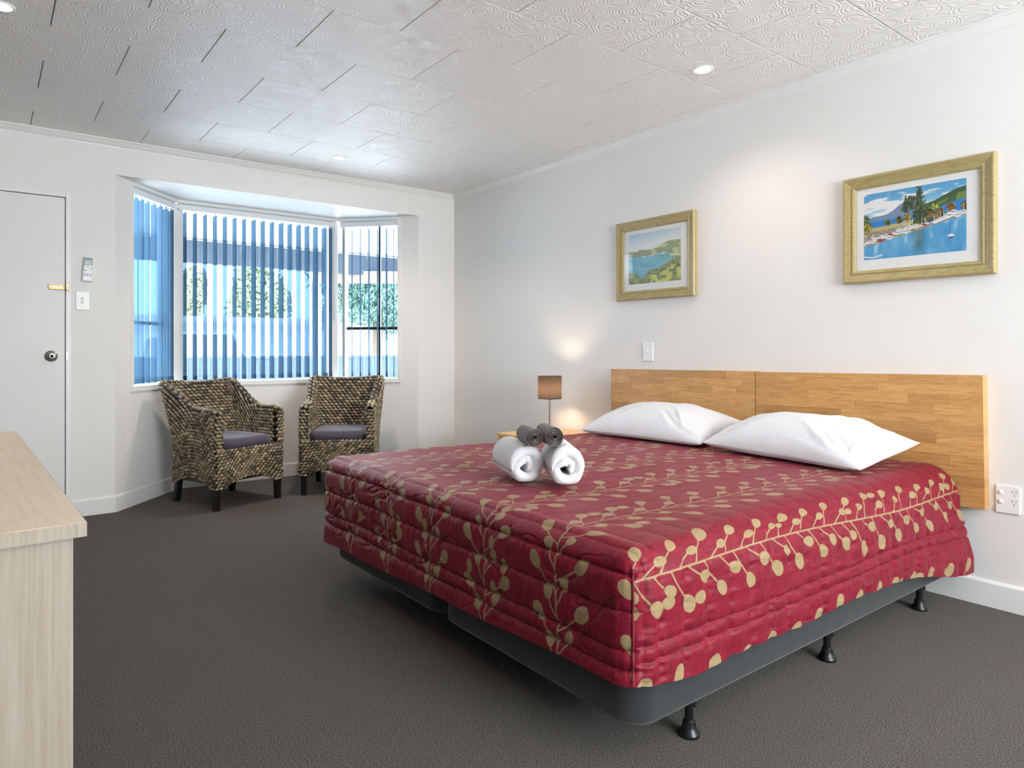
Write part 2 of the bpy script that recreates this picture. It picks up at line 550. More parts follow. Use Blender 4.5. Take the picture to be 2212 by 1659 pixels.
ceiling = struct(MB().box(-0.0, XE, YS, 0, CEIL + 0.012, CEIL + 0.10).build('ceiling', M['ceiling_board']), 'white ceiling of swirl-textured tiles laid in half bond', 'ceiling')
# tiles: rows run along Y, joints staggered by half
PX, PY, GAP = 0.4275, 0.5873, 0.0042
cache = {}
def tile_mesh(lx, ly):
    key = (round(lx, 3), round(ly, 3))
    if key not in cache:
        b = MB(); e = 0.0012
        # underside with a small chamfered edge
        vs = [(0, 0, 0.012), (lx, 0, 0.012), (lx, ly, 0.012), (0, ly, 0.012), (0, 0, e), (lx, 0, e), (lx, ly, e), (0, ly, e),
              (e, e, 0), (lx - e, e, 0), (lx - e, ly - e, 0), (e, ly - e, 0)]
        fs = [(0, 1, 2, 3), (8, 11, 10, 9)]
        for i in range(4):
            j = (i + 1) % 4
            fs += [(i, 4 + i, 4 + j, j), (4 + i, 8 + i, 8 + j, 4 + j)]
        b.add(vs, fs)
        me = b.mesh('ceiling_tile'); me.materials.append(M['ceiling'])
        cache[key] = me
    return cache[key]
xs = [1.2 + PX * k for k in range(-3, 16)]
for r, x0 in enumerate(xs[:-1]):
    xa, xb = max(x0, 0.001), min(x0 + PX, XE - 0.001)
    if xb - xa < 0.02: continue
    off = -2.756 if (r - 3) % 2 == 0 else -2.756 + PY / 2
    for k in range(-3, 8):
        ya, yb = max(off + PY * k, YS + 0.001), min(off + PY * (k + 1), -0.001)
        if yb - ya < 0.02: continue
        o = bpy.data.objects.new('ceiling_tile', tile_mesh(xb - xa - GAP, yb - ya - GAP))
        COL.objects.link(o); o.location = (xa + GAP / 2, ya + GAP / 2, CEIL); o.parent = ceiling

T = 0.12
DOOR_L, DOOR_R, DOOR_T = -3.652, -2.868, 1.997
w = MB()
w.box(-T, 0, YS - T, DOOR_L - 0.026, 0, CEIL)
w.box(-T, 0, DOOR_L - 0.026, DOOR_R + 0.026, DOOR_T + 0.024, CEIL)
w.box(-T, 0, DOOR_R + 0.026, A.y, 0, CEIL)
w.box(-T, 0, A.y, D.y, SOF, CEIL)
w.box(-T, 0, D.y, 0, 0, CEIL)
struct(w.build('wall_left', M['wall']), 'white window wall with door and bay opening', 'wall')
struct(MB().box(-T, XE + T, 0, T, 0, CEIL).build('wall_right', M['wall']), 'white wall behind the headboard', 'wall')
struct(MB().box(-T, XE + T, YS - T, YS, 0, CEIL).build('wall_near', M['wall_grey']), 'unseen wall behind the pale desk, greyed to dim the bed foot', 'wall')
w = MB(); RW = (-2.6, -0.6, 0.80, 2.10)  # window opening added behind the camera to bring in light
w.box(XE, XE + T, YS, RW[0], 0, CEIL); w.box(XE, XE + T, RW[1], 0, 0, CEIL)
w.box(XE, XE + T, RW[0], RW[1], 0, RW[2]); w.box(XE, XE + T, RW[0], RW[1], RW[3], CEIL)
struct(w.build('wall_rear', M['wall']), 'unseen white wall behind the camera with an added window for light', 'wall')

def outward(p, q):
    e = (q - p).normalized()
    n = Vector((-e.y, e.x, 0))
    return -n if n.x > 0 else n
SILL = 0.765
CASE = 0.032
BT = 0.15
def bay_wall(name, p, q, t0, t1, label):
    """wall under the window plus the side strips beyond the casing; t0,t1 = window extents along p->q in metres"""
    e = (q - p).normalized(); n = outward(p, q); Ln = (q - p).length
    m = Matrix(((e.x, n.x, 0, p.x), (e.y, n.y, 0, p.y), (0, 0, 1, 0), (0, 0, 0, 1)))
    b = MB()
    b.box(0, Ln, 0, BT, 0, SILL, m)
    if t0 > 0.001: b.box(0, t0, 0, BT, SILL, SOF, m)
    if t1 < Ln - 0.001: b.box(t1, Ln, 0, BT, SILL, SOF, m)
    o = struct(b.build(name, M['wall']), label, 'wall')
    return m, Ln
LLEN = (B - A).length
mL, _ = bay_wall('wall_bay_left', A, B, 0.153, LLEN, 'white angled bay wall under the left window')
mC, CLEN = bay_wall('wall_bay_middle', B, C, 0.0, (C - B).length, 'white bay wall under the wide middle window')
mR, _ = bay_wall('wall_bay_right', C, D, 0.0, LLEN * 0.791, 'white angled bay wall under the right window')
so = MB(); so.prism([(-0.115, A.y - 0.02), (-0.115, A.y + 0.06), (B.x - 0.2, B.y - 0.1), (C.x - 0.2, C.y + 0.1), (-0.115, D.y - 0.06), (-0.115, D.y + 0.02)][1:5], SOF + 0.0005, SOF + 0.06)
struct(so.build('ceiling_bay', M['trim']), 'white painted soffit over the bay window', 'ceiling')

# ---- windows: casing, sill, sashes, panes
def window(name, m, t0, t1, label, sides, rails, mulls):
    w = struct(bpy.data.objects.new(name, None), label, 'window'); COL.objects.link(w)
    fr = MB()
    z0, z1 = SILL, SOF
    fr.box(t0, t1, -0.010, 0.145, z1 - 0.026, z1, m)
    fr.box(t0, t1, -0.014, 0.145, z0, z0 + 0.034, m)
    if 'a' in sides: fr.box(t0, t0 + CASE, -0.010, 0.145, z0 + 0.034, z1 - 0.026, m)
    else: fr.box(t0, t0 + 0.03, 0.086, 0.145, z0 + 0.034, z1 - 0.026, m)
    if 'b' in sides: fr.box(t1 - CASE, t1, -0.010, 0.145, z0 + 0.034, z1 - 0.026, m)
    else: fr.box(t1 - 0.03, t1, 0.086, 0.145, z0 + 0.034, z1 - 0.026, m)
    fr.build('window_frame', M['trim'], w, bevel=0.002)
    for z in rails:
        MB().box(t0 + 0.03, t1 - 0.03, 0.118, 0.14, z - 0.012, z + 0.012, m).build('glazing_rail', M['alu_dark'], w)
    for t in mulls:
        MB().box(t - 0.008, t + 0.008, 0.116, 0.142, z0 + 0.034, z1 - 0.026, m).build('mullion', M['alu_dark'], w)
    # panes between mullions
    edges = [t0 + 0.02] + list(mulls) + [t1 - 0.02]
    zed = [z0 + 0.03] + list(rails) + [z1 - 0.02]
    for a, b in zip(edges[:-1], edges[1:]):
        for c, d in zip(zed[:-1], zed[1:]):
            MB().box(a, b, 0.128, 0.131, c, d, m).build('pane', M['glass'], w)
    return w
ang = 0.0
window('window_1', mL, 0.153, LLEN, 'left angled window of the bay behind nearly closed blue slats', 'a', [1.24], [])
window('window_2', mC, 0.0, CLEN, 'wide middle window of the bay', '', [], [])
window('window_3', mR, 0.0, LLEN * 0.791, 'right angled window of the bay with a dark mullion', 'b', [1.232], [0.337])
for i, (P, nm) in enumerate(((B, 'trim_1'), (C, 'trim_2'))):
    post = MB(); post.lathe([(0.02, SILL + 0.02), (0.02, SOF)], 8, Matrix.Translation(P + Vector((-0.105, 0, 0))))
    sgn = -1 if i == 0 else 1
    post = MB(); post.prism([(P.x - 0.075, P.y - sgn * 0.052), (P.x - 0.07, P.y + sgn * 0.03), (P.x - 0.16, P.y + sgn * 0.07), (P.x - 0.17, P.y - sgn * 0.052)], SILL + 0.03, SOF - 0.02)
    struct(post.build(nm, M['trim']), ('white corner post between left and middle windows', 'white corner post between middle and right windows')[i], 'trim')

# ---- skirting and cornice
BP = [(0, 0), (0.013, 0), (0.013, 0.096), (0.009, 0.104), (0, 0.106)]
def base(name, p, q, out, label):
    struct(MB().extrude_profile(BP, p, q, out).build(name, M['trim']), label, 'skirting board')
base('baseboard_left', (0, DOOR_R + 0.026, 0), (0, A.y, 0), (1, 0, 0), 'short white skirting between door and bay')
base('baseboard_left_far', (0, D.y, 0), (0, 0, 0), (1, 0, 0), 'white skirting between bay and corner')
base('baseboard_right', (0, 0, 0), (XE, 0, 0), (0, -1, 0), 'white skirting along the headboard wall')
base('baseboard_bay_left', A, B, -outward(A, B), 'white skirting along the left side of the bay')
base('baseboard_bay_middle', B, C, -outward(B, C), 'white skirting along the middle of the bay behind the chairs')
base('baseboard_bay_right', C, D, -outward(C, D), 'white skirting along the right side of the bay')
base('baseboard_near', (0, YS, 0), (XE, YS, 0), (0, 1, 0), 'white skirting along the wall behind the desk')
CP = [(0, -0.046), (0.005, -0.046), (0.006, -0.040), (0.016, -0.030), (0.026, -0.016), (0.030, -0.010), (0.038, -0.009), (0.038, 0), (0, 0)]
def cornice(name, p, q, out, label):
    struct(MB().extrude_profile(CP, p, q, out).build(name, M['trim']), label, 'cornice')
cornice('trim_3', (0, YS, CEIL), (0, 0, CEIL), (1, 0, 0), 'white scotia cornice above the door and bay')
cornice('trim_4', (0, 0, CEIL), (XE, 0, CEIL), (0, -1, 0), 'white scotia cornice above the headboard wall')
cornice('trim_5', (0, YS, CEIL), (XE, YS, CEIL), (0, 1, 0), 'white scotia cornice above the desk wall')

# ---- door
door = struct(bpy.data.objects.new('door_1', None), 'plain cream-white flush door with round knob and brass bolt', 'door'); COL.objects.link(door)
MB().box(-0.036, 0.002, DOOR_L + 0.004, DOOR_R - 0.004, 0.012, DOOR_T - 0.004).build('leaf', M['door'], door, bevel=0.0015)
jb = MB()
jb.box(-0.09, 0.006, DOOR_R, DOOR_R + 0.026, 0, DOOR_T + 0.024)
jb.box(-0.09, 0.006, DOOR_L - 0.026, DOOR_L, 0, DOOR_T + 0.024)
jb.box(-0.09, 0.006, DOOR_L, DOOR_R, DOOR_T, DOOR_T + 0.024)
jb.build('door_frame', M['trim'], door, bevel=0.002)
MB().box(-0.09, -0.045, DOOR_L, DOOR_R, 0, DOOR_T).build('gap_shade_sheet', M['dark_gap'], door)  # near-black sheet behind the leaf, paints the shade in the door gap
kn = Matrix.Translation((0.002, -2.942, 1.01)) @ Matrix.Rotation(PI / 2, 4, 'Y')
k = MB(); k.lathe([(0.034, 0), (0.034, 0.004), (0.026, 0.010), (0.014, 0.014), (0.012, 0.026), (0.022, 0.032), (0.028, 0.044), (0.027, 0.054), (0.021, 0.060), (0.012, 0.061)], 28, kn)
knob = smooth_by_angle(k.build('door_knob', M['satin_metal'], door), 45)
lk = MB(); lk.lathe([(0.010, 0.061), (0.010, 0.064), (0.006, 0.066)], 16, kn)
smooth_by_angle(lk.build('lock_button', M['dark_gap'], knob), 40)
MB().box(-0.002, 0.0075, -2.867, -2.856, 0.985, 1.035).build('strike_plate', M['satin_metal'], door, bevel=0.001)
bt = MB()
bt.box(0.002, 0.005, -2.958, -2.876, 1.420, 1.452)
bt.box(0.005, 0.014, -2.956, -2.878, 1.443, 1.451); bt.box(0.005, 0.014, -2.956, -2.878, 1.421, 1.429)
bt.box(0.005, 0.012, -2.958, -2.953, 1.421, 1.451); bt.box(0.005, 0.012, -2.881, -2.876, 1.421, 1.451)
bolt = bt.build('door_bolt', M['brass'], door, bevel=0.001)
MB().box(0.006, 0.013, -2.952, -2.886, 1.4325, 1.4395).build('bolt_bar', M['satin_metal'], bolt, bevel=0.001)
kp = MB(); kp.box(0.006, 0.009, -2.868, -2.852, 1.416, 1.462); kp.box(0.009, 0.02, -2.868, -2.854, 1.418, 1.436)
kp.build('bolt_keeper', M['brass'], door, bevel=0.002)

# ================================================================== BED BASES
def rounded_rect(x0, x1, y0, y1, r, n=5):
    pts = []
    for (cx, cy, a0) in ((x1 - r, y1 - r, 0), (x0 + r, y1 - r, 90), (x0 + r, y0 + r, 180), (x1 - r, y0 + r, 270)):
        for k in range(n + 1):
            a = math.radians(a0 + 90 * k / n)
            pts.append((cx + r * math.cos(a), cy + r * math.sin(a)))
    return pts
def castor(x, y, parent):
    b = MB(); m = Matrix.Translation((x, y, 0))
    b.lathe([(0.029, 0), (0.030, 0.004), (0.029, 0.009), (0.024, 0.015), (0.019, 0.026), (0.017, 0.040), (0.012, 0.044), (0.012, 0.080), (0.022, 0.084), (0.022, 0.118)], 22, m)
    return smooth_by_angle(b.build('glide_foot', M['black_plastic'], parent), 35)
BASE_Z0, BASE_Z1 = 0.112, 0.36
BEDX = (2.095, 3.008, 3.012, 3.925)
for i in range(2):
    x0, x1 = BEDX[2 * i], BEDX[2 * i + 1]
    bb = thing('bed_base', ('charcoal suede bed base half nearest the window, under the red spread', 'charcoal suede bed base half nearest the camera, under the red spread')[i], 'bed base', (0, 0, 0), 0, 'paired halves of the split bed base')
    bo = MB(); bo.prism(rounded_rect(x0, x1, -2.0, -0.075, 0.075, 10), BASE_Z0, BASE_Z1)
    o = smooth_by_angle(bo.build('upholstered_box', M['base_fabric'], bb, bevel=0.014, seg=3), 40)
    for y in (-1.738, -0.997, -0.264):
        castor(x1 - 0.045 if i else x1 - 0.09, y, bb); castor(x0 + 0.05, y, bb)

# ================================================================== BEDSPREAD
def build_spread():
    xL, xR, yF, yH, zT = 2.05, 3.948, -2.037, -0.065, 0.562
    x0 = 0.5 * (xL + xR); W = 0.5 * (xR - xL); Lb = yH - yF
    st = 0.0033
    nu = int(2 * W / st) + 1; nvt = int(Lb / st) + 1; nd = int(0.365 / st) + 1
    rx, rz = 0.062, 0.085
    # seams along v (distance from the head)
    seams_top = [0.12 + 0.0975 * k for k in range(19)]
    seams_top = [s for s in seams_top if s < Lb - 0.06] + [Lb - 0.035]
    foot_d = [0.052, 0.148, 0.245, 0.292]
    def hem_x(x): return 0.180 + 0.062 * np.clip((x - xL) / (xR - xL), 0, 1) + 0.004 * np.sin(x * 9)
    def hem_y(y, side):
        if side > 0: return 0.150 + 0.07 * sstep(0.0, 1.0, (yH - y) / 0.7) - 0.004 + 0.004 * np.sin(y * 11)
        return 0.18 + 0.0 * y
    ux = np.linspace(xL, xR, nu); vy = np.linspace(yH, yF, nvt); dd = np.linspace(0, 1, nd)
    pts, nrm, cloth, aux = [], [], [], []
    Fs = []
    base_i = 0
    def rbox(P):
        k = sstep(0.10, 0.9, P[..., 1] - yF)
        RX = np.stack([0.062 + 0.075 * k, np.full_like(k, rx), rz + 0.045 * k], -1)
        one = np.ones_like(k)
        lo = np.stack([xL + RX[..., 0], one * (yF + rx), one * -9.0], -1); hi = np.stack([xR - RX[..., 0], one * 9.0, zT - RX[..., 2]], -1)
        Q = np.clip(P, lo, hi)
        d = (P - Q) / RX
        ln = np.linalg.norm(d, axis=-1, keepdims=True); ln[ln < 1e-9] = 1
        n = d / ln
        out = Q + n * RX
        nn = n / RX; nn /= np.linalg.norm(nn, axis=-1, keepdims=True)
        return out, nn
    def dist_to(vals, seams):
        s = np.sort(np.array(seams)); i = np.searchsorted(s, vals)
        a = s[np.clip(i - 1, 0, len(s) - 1)]; b = s[np.clip(i, 0, len(s) - 1)]
        return np.minimum(np.abs(vals - a), np.abs(vals - b))
    def surf(P, u, v, region, d):
        """region 0 top,1 foot,2 side; d = drop below the top edge"""
        out, n = rbox(P)
        # wavering seams
        wob = 0.006 * (vnoise(u * 5 + 3, v * 2 + 9, 3) - 0.5) * 2
        if region == 1:
            allv = [Lb + f for f in foot_d] + seams_top[-2:]
            wob2 = wob * 1.5 + 0.012 * (vnoise(u * 2.2 + 5, v * 0 + 2, 17) - 0.5)
            ds = dist_to(v + wob2, allv)
            amp = 0.0105
        else:
            ds = dist_to(v + wob, seams_top)
            up = np.clip((Lb - v) / 0.12, 0, 1)
            amp = np.where(region == 2, 0.0068, 0.0004 + 0.008 * (1 - up) + 0.0035 * sstep(0.75, 0.95, np.abs(u) / W))
        bul = amp * (1 - np.exp(-(ds / (0.0105 if region == 1 else 0.017)) ** 1.0))
        gath = np.exp(-(ds / 0.022)) * (vnoise(u * 75 + 40, v * 9 + 1, 5) - 0.5)
        if region == 1:
            h = bul + 0.008 * gath - 0.005 * np.exp(-(ds / 0.0032) ** 2)
            h += 0.008 * (fbm(u * 4 + 11, v * 7 + 3, 23, 3) - 0.5) * np.clip(d / 0.05, 0, 1)
            fold = fbm(u * 9 + 2 + v * 5, v * 12 + 1, 41, 3)
            cm = sstep(1.0, 0.86, np.abs(u) / W) * np.clip(d / 0.05, 0, 1) * np.clip((0.35 - d) / 0.06, 0, 1)
            h += 0.009 * np.abs(fold - 0.5) * cm
            fold2 = fbm(u * 3.2 + 8 - v * 4, v * 7 + u * 3, 57, 3)
            h += -0.006 * np.exp(-((fold2 - 0.5) / 0.018) ** 2) * cm
            h += 0.003 * np.clip((d - 0.29) / 0.02, 0, 1)
        elif region == 2:
            dh = np.minimum(np.abs(d - 0.232 + wob), np.abs(d - 0.272 + wob))
            h = bul * (0.35 + 0.65 * np.clip(d / 0.1, 0, 1))
            h += -0.009 * np.exp(-(dh / 0.0055) ** 1.2) + 0.009 * gath
            h += 0.008 * np.exp(-dh / 0.03) * (vnoise(v * 60 + 7, d * 9 + 3, 8) - 0.5) * sstep(0.0, 0.012, dh)
            h += 0.006 * (fbm(v * 6 + 1, d * 8 + 2, 29, 3) - 0.5) + 0.005 * (fbm(v * 42 + 1, d * 7 + 2, 59, 3) - 0.5)
        else:
            h = bul + 0.0014 * gath + 0.009 * (fbm(u * 2.2 + 4, v * 2.2 + 7, 31, 3) - 0.5)
            h += 0.0035 * (fbm(u * 24 + 4, v * 5 + 7, 37, 3) - 0.5)
        out = out + n * h[..., None]
        if region == 2:   # the skirt kicks out a little, most at the head end
            kick = 0.050 * sstep(0.5, 0.0, v) * np.clip((d - 0.16) / 0.2, 0, 1) + 0.004 * np.clip(d / 0.35, 0, 1)
            out[..., 0] += np.sign(u) * kick
        return out
    # --- top
    U, V = np.meshgrid(ux - x0, yH - vy, indexing='ij')
    P = np.stack([U + x0, yH - V, np.full_like(U, zT)], -1)
    S0 = surf(P, U, V, 0, np.zeros_like(U))
    # --- foot
    U1, D1 = np.meshgrid(ux - x0, dd, indexing='ij')
    D1m = D1 * (zT - hem_x(U1 + x0))
    V1 = Lb + D1m
    P = np.stack([U1 + x0, np.full_like(U1, yF), zT - D1m], -1)
    S1 = surf(P, U1, V1, 1, D1m)
    # blend foot and top at the shared edge
    S1[:, 0] = S0[:, -1]
    for k in range(1, 26):
        w = k / 26.0; w = w * w * (3 - 2 * w)
        off = S0[:, -1] - surf(P[:, :1], U1[:, :1], V1[:, :1], 1, D1m[:, :1])[:, 0]
        S1[:, k] += off * (1 - w)
    allP = [S0, S1]; allC = [(U, V), (U1, V1)]
    # --- sides
    for sg in (1, -1):
        V2, D2 = np.meshgrid(yH - vy, dd, indexing='ij')
        yy = yH - V2
        hem = hem_y(yy, sg)
        hem = hem + (hem_x(xR if sg > 0 else xL) - hem) * sstep(Lb - 0.25, Lb, V2)
        D2m = D2 * (zT - hem)
        U2 = sg * (W + D2m)
        P = np.stack([np.full_like(V2, xR if sg > 0 else xL), yy, zT - D2m], -1)
        S2 = surf(P, U2, V2, 2, D2m)
        E0 = S0[-1] if sg > 0 else S0[0]
        off = E0 - S2[:, 0]
        for k in range(0, 24):
            w = min(1, k / 24.0); w = w * w * (3 - 2 * w)
            S2[:, k] += off * (1 - w)
        # corner edge follows the foot drop
        E1 = S1[-1] if sg > 0 else S1[0]
        off = E1 - S2[-1]
        for k in range(0, 14):
            w = k / 14.0; w = w * w * (3 - 2 * w)
            S2[-1 - k] += off * (1 - w)
        # piped corner seam: sink the neighbouring columns slightly
        allP.append(S2); allC.append((U2, V2))
    # indices with shared edges
    i0 = np.arange(S0.shape[0] * S0.shape[1]).reshape(S0.shape[:2]); nxt = i0.size
    i1 = np.zeros(S1.shape[:2], int); i1[:, 0] = i0[:, -1]
    c = i1[:, 1:].size; i1[:, 1:] = np.arange(nxt, nxt + c).reshape(i1[:, 1:].shape); nxt += c
    V_list = [S0.reshape(-1, 3), S1[:, 1:].reshape(-1, 3)]
    C_list = [np.stack(allC[0], -1).reshape(-1, 2), np.stack([allC[1][0][:, 1:], allC[1][1][:, 1:]], -1).reshape(-1, 2)]
    idxs = [i0, i1]
    for q, sg in ((2, 1), (3, -1)):
        S2 = allP[q]; ii = np.zeros(S2.shape[:2], int)
        ii[:, 0] = i0[-1] if sg > 0 else i0[0]
        inner = ii[:, 1:]
        c = inner.size; ii[:, 1:] = np.arange(nxt, nxt + c).reshape(inner.shape); nxt += c
        V_list.append(S2[:, 1:].reshape(-1, 3))
        C_list.append(np.stack([allC[q][0][:, 1:], allC[q][1][:, 1:]], -1).reshape(-1, 2))
        idxs.append(ii)
    VV = np.concatenate(V_list); CC = np.concatenate(C_list)
    def quads(ii, flip):
        a, b, c, d = ii[:-1, :-1], ii[1:, :-1], ii[1:, 1:], ii[:-1, 1:]
        q = np.stack([a, b, c, d] if not flip else [a, d, c, b], -1).reshape(-1, 4)
        return q
    FF = np.concatenate([quads(idxs[0], True), quads(idxs[1], True), quads(idxs[2], False), quads(idxs[3], True)])
    # -------- motif signed distance in cloth coordinates
    u, v = CC[:, 0], CC[:, 1]
    sdf = np.full(len(u), 0.05)
    order = np.argsort(v); vs_sorted = v[order]
    r = np.random.default_rng(5)
    cell = 0.05
    gu = np.floor((u + 2) / cell).astype(int); gv = np.floor((v + 2) / cell).astype(int)
    key = gu * 1000 + gv
    so_ = np.argsort(key, kind='stable'); ks = key[so_]
    def near(ua, ub, va, vb):
        res = []
        for a in range(int((ua + 2) // cell), int((ub + 2) // cell) + 1):
            k0 = a * 1000 + int((va + 2) // cell); k1 = a * 1000 + int((vb + 2) // cell)
            res.append(so_[np.searchsorted(ks, k0): np.searchsorted(ks, k1, side='right')])
        return np.concatenate(res) if res else np.array([], int)
    def stroke(p, q, w0, w1):
        pad = 0.012
        ids = near(min(p[0], q[0]) - pad, max(p[0], q[0]) + pad, min(p[1], q[1]) - pad, max(p[1], q[1]) + pad)
        if not len(ids): return
        d = np.stack([u[ids] - p[0], v[ids] - p[1]], -1); e = np.array(q) - np.array(p)
        t = np.clip((d @ e) / (e @ e), 0, 1)
        dist = np.linalg.norm(d - t[:, None] * e, axis=-1) - (w0 + (w1 - w0) * t)
        sdf[ids] = np.minimum(sdf[ids], dist)
    def leaf(c, ang, la, lb, egg):
        pad = la + 0.006
        ids = near(c[0] - pad, c[0] + pad, c[1] - pad, c[1] + pad)
        if not len(ids): return
        dx, dy = u[ids] - c[0], v[ids] - c[1]
        a = dx * math.cos(ang) + dy * math.sin(ang); b = -dx * math.sin(ang) + dy * math.cos(ang)
        bb = lb * (1 + egg * np.clip(a / la, -1, 1))
        k0 = np.sqrt((a / la) ** 2 + (b / bb) ** 2)
        k1 = np.sqrt((a / la ** 2) ** 2 + (b / bb ** 2) ** 2) + 1e-9
        sd = k0 * (k0 - 1) / k1
        # thin outline gap where leaves overlap
        sdf[ids] = np.where(sd < 0.0018, np.where(sd < -0.0002, np.minimum(sd, -0.0002), np.maximum(sdf[ids] * 0 + sd, 0.0002)), np.minimum(sdf[ids], sd))
    Uk = [0.03 + 0.325 * k for k in range(-4, 4)] + [1.362]
    vmax = Lb + 0.40
    for kk, uk in enumerate(Uk):
        skew = -0.045 if uk > 0.95 else 0.0
        def uc(vv): return uk + skew * (vv / Lb - 1.0) * (-1) * -1 + 0.010 * math.sin(vv * 4.1 + kk * 1.7)
        vv = vmax; pk = (uc(vv), vv)
        step = 0.0335; j = 0
        while vv > -0.02:
            nv = vv - step
            q = (uc(nv), nv)
            stroke(pk, q, 0.0026, 0.0026)
            side = 1 if j % 2 else -1
            # stalk leans towards the growing tip (head of the bed, -v)
            longer = (j // 2) % 2
            ln = (0.088 if longer else 0.058) * r.uniform(0.9, 1.12)
            an = math.radians(r.uniform(50, 62) if longer else r.uniform(32, 44))
            bend = math.radians(r.uniform(2, 12))
            p0 = q
            p1 = (p0[0] + side * math.sin(an) * ln * 0.5, p0[1] - math.cos(an) * ln * 0.5)
            a2 = an - bend
            p2 = (p1[0] + side * math.sin(a2) * ln * 0.5, p1[1] - math.cos(a2) * ln * 0.5)
            stroke(p0, p1, 0.0024, 0.0022); stroke(p1, p2, 0.0022, 0.0028)
            la = r.uniform(0.026, 0.031) if longer else r.uniform(0.021, 0.026)
            lb = la * r.uniform(0.64, 0.76)
            a3 = a2 - math.radians(r.uniform(0, 16))
            c0 = (p2[0] + side * math.sin(a3) * la * 0.92, p2[1] - math.cos(a3) * la * 0.92)
            leaf(c0, math.atan2(-math.cos(a3), side * math.sin(a3)), la, lb, 0.14)
            if r.random() < 0.16:   # an overlapping second leaf further along
                c1 = (c0[0] - side * 0.006, c0[1] - la * 1.7)
                leaf(c1, math.atan2(-1, side * 0.1), la * 0.85, lb * 0.85, 0.1)
            pk = q; vv = nv; j += 1
    me = raw_mesh('bedspread', VV, FF)
    at = me.attributes.new('motif', 'FLOAT', 'POINT'); at.data.foreach_set('value', sdf.astype(np.float32))
    at = me.attributes.new('cloth', 'FLOAT_VECTOR', 'POINT')
    at.data.foreach_set('vector', np.concatenate([CC, np.zeros((len(CC), 1))], 1).astype(np.float32).ravel())
    o = link('bedspread', me, M['spread'], None, smooth=True)
    tag(o, 'quilted red bedspread with gold leaf vines draped over the bed', 'bedspread')
    # piping along the two foot corners
    for sg, e in ((1, allP[1][-1]), (-1, allP[1][0])):
        b = MB(); P = e[6::3]
        ring = []
        for p in P:
            for k in range(6):
                a = 2 * PI * k / 6
                b.v.append((p[0] + 0.0035 * math.cos(a) + sg * 0.0005, p[1] + 0.0035 * math.sin(a), p[2]))
        for i in range(len(P) - 1):
            for k in range(6):
                b.f.append((i * 6 + k, i * 6 + (k + 1) % 6, (i + 1) * 6 + (k + 1) % 6, (i + 1) * 6 + k))
        b.build('corner_piping', M['spread_plain'], o, smooth=True)
    return o
M['spread_plain'] = plain('dark_red_piping', srgb(112, 14, 32), 0.6, var=0.1)
spread = build_spread()

# ================================================================== HEADBOARDS
STAVE = {}
def stave_mesh(ln, h, t):
    key = (round(ln, 4), round(h, 4))
    if key not in STAVE:
        b = MB(); e = 0.0007
        b.box(-ln / 2, ln / 2, -t / 2, t / 2, -h / 2, h / 2)
        me = b.mesh('stave'); me.materials.append(M['headboard'])
        STAVE[key] = me
    return STAVE[key]
def headboard(x0, x1, ztop0, ztop1, label, seed):
    r = random.Random(seed)
    Wd = x1 - x0; H = 0.545; t = 0.048
    hb = thing('headboard_panel', label, 'headboard', ((x0 + x1) / 2, -0.031, (ztop0 + ztop1) / 2 - H), 0, 'headboard panels fixed to the wall')
    hb.rotation_euler = (0, -math.atan2(ztop1 - ztop0, Wd), 0)
    rows = 13; rh = H / rows
    for i in range(rows):
        cuts = [0.0]; first = True
        while cuts[-1] < Wd:
            ln = r.choice([0.16, 0.22, 0.27, 0.33, 0.4, 0.46])
            if first: ln *= r.uniform(0.3, 1.0); first = False
            cuts.append(round(cuts[-1] + ln, 2))
        cuts[-1] = Wd
        if cuts[-1] - cuts[-2] < 0.05 and len(cuts) > 2: cuts.pop(-2)
        for a, b in zip(cuts[:-1], cuts[1:]):
            o = bpy.data.objects.new('stave', stave_mesh(b - a - 0.0004, rh - 0.0004, t))
            COL.objects.link(o); o.parent = hb
            o.location = (-Wd / 2 + (a + b) / 2, r.uniform(-0.0002, 0.0002), (i + 0.5) * rh)
    MB().box(-Wd / 2 + 0.002, Wd / 2 - 0.002, -t / 2 + 0.004, t / 2 + 0.006, 0.002, H - 0.002).build('backing', M['nightstand'], hb)
    return hb
headboard(1.958, 3.002, 0.924, 0.9355, 'honey-coloured wooden headboard panel behind the far pillow', 3)
headboard(3.0075, 4.043, 0.9325, 0.9475, 'honey-coloured wooden headboard panel behind the near pillow', 9)

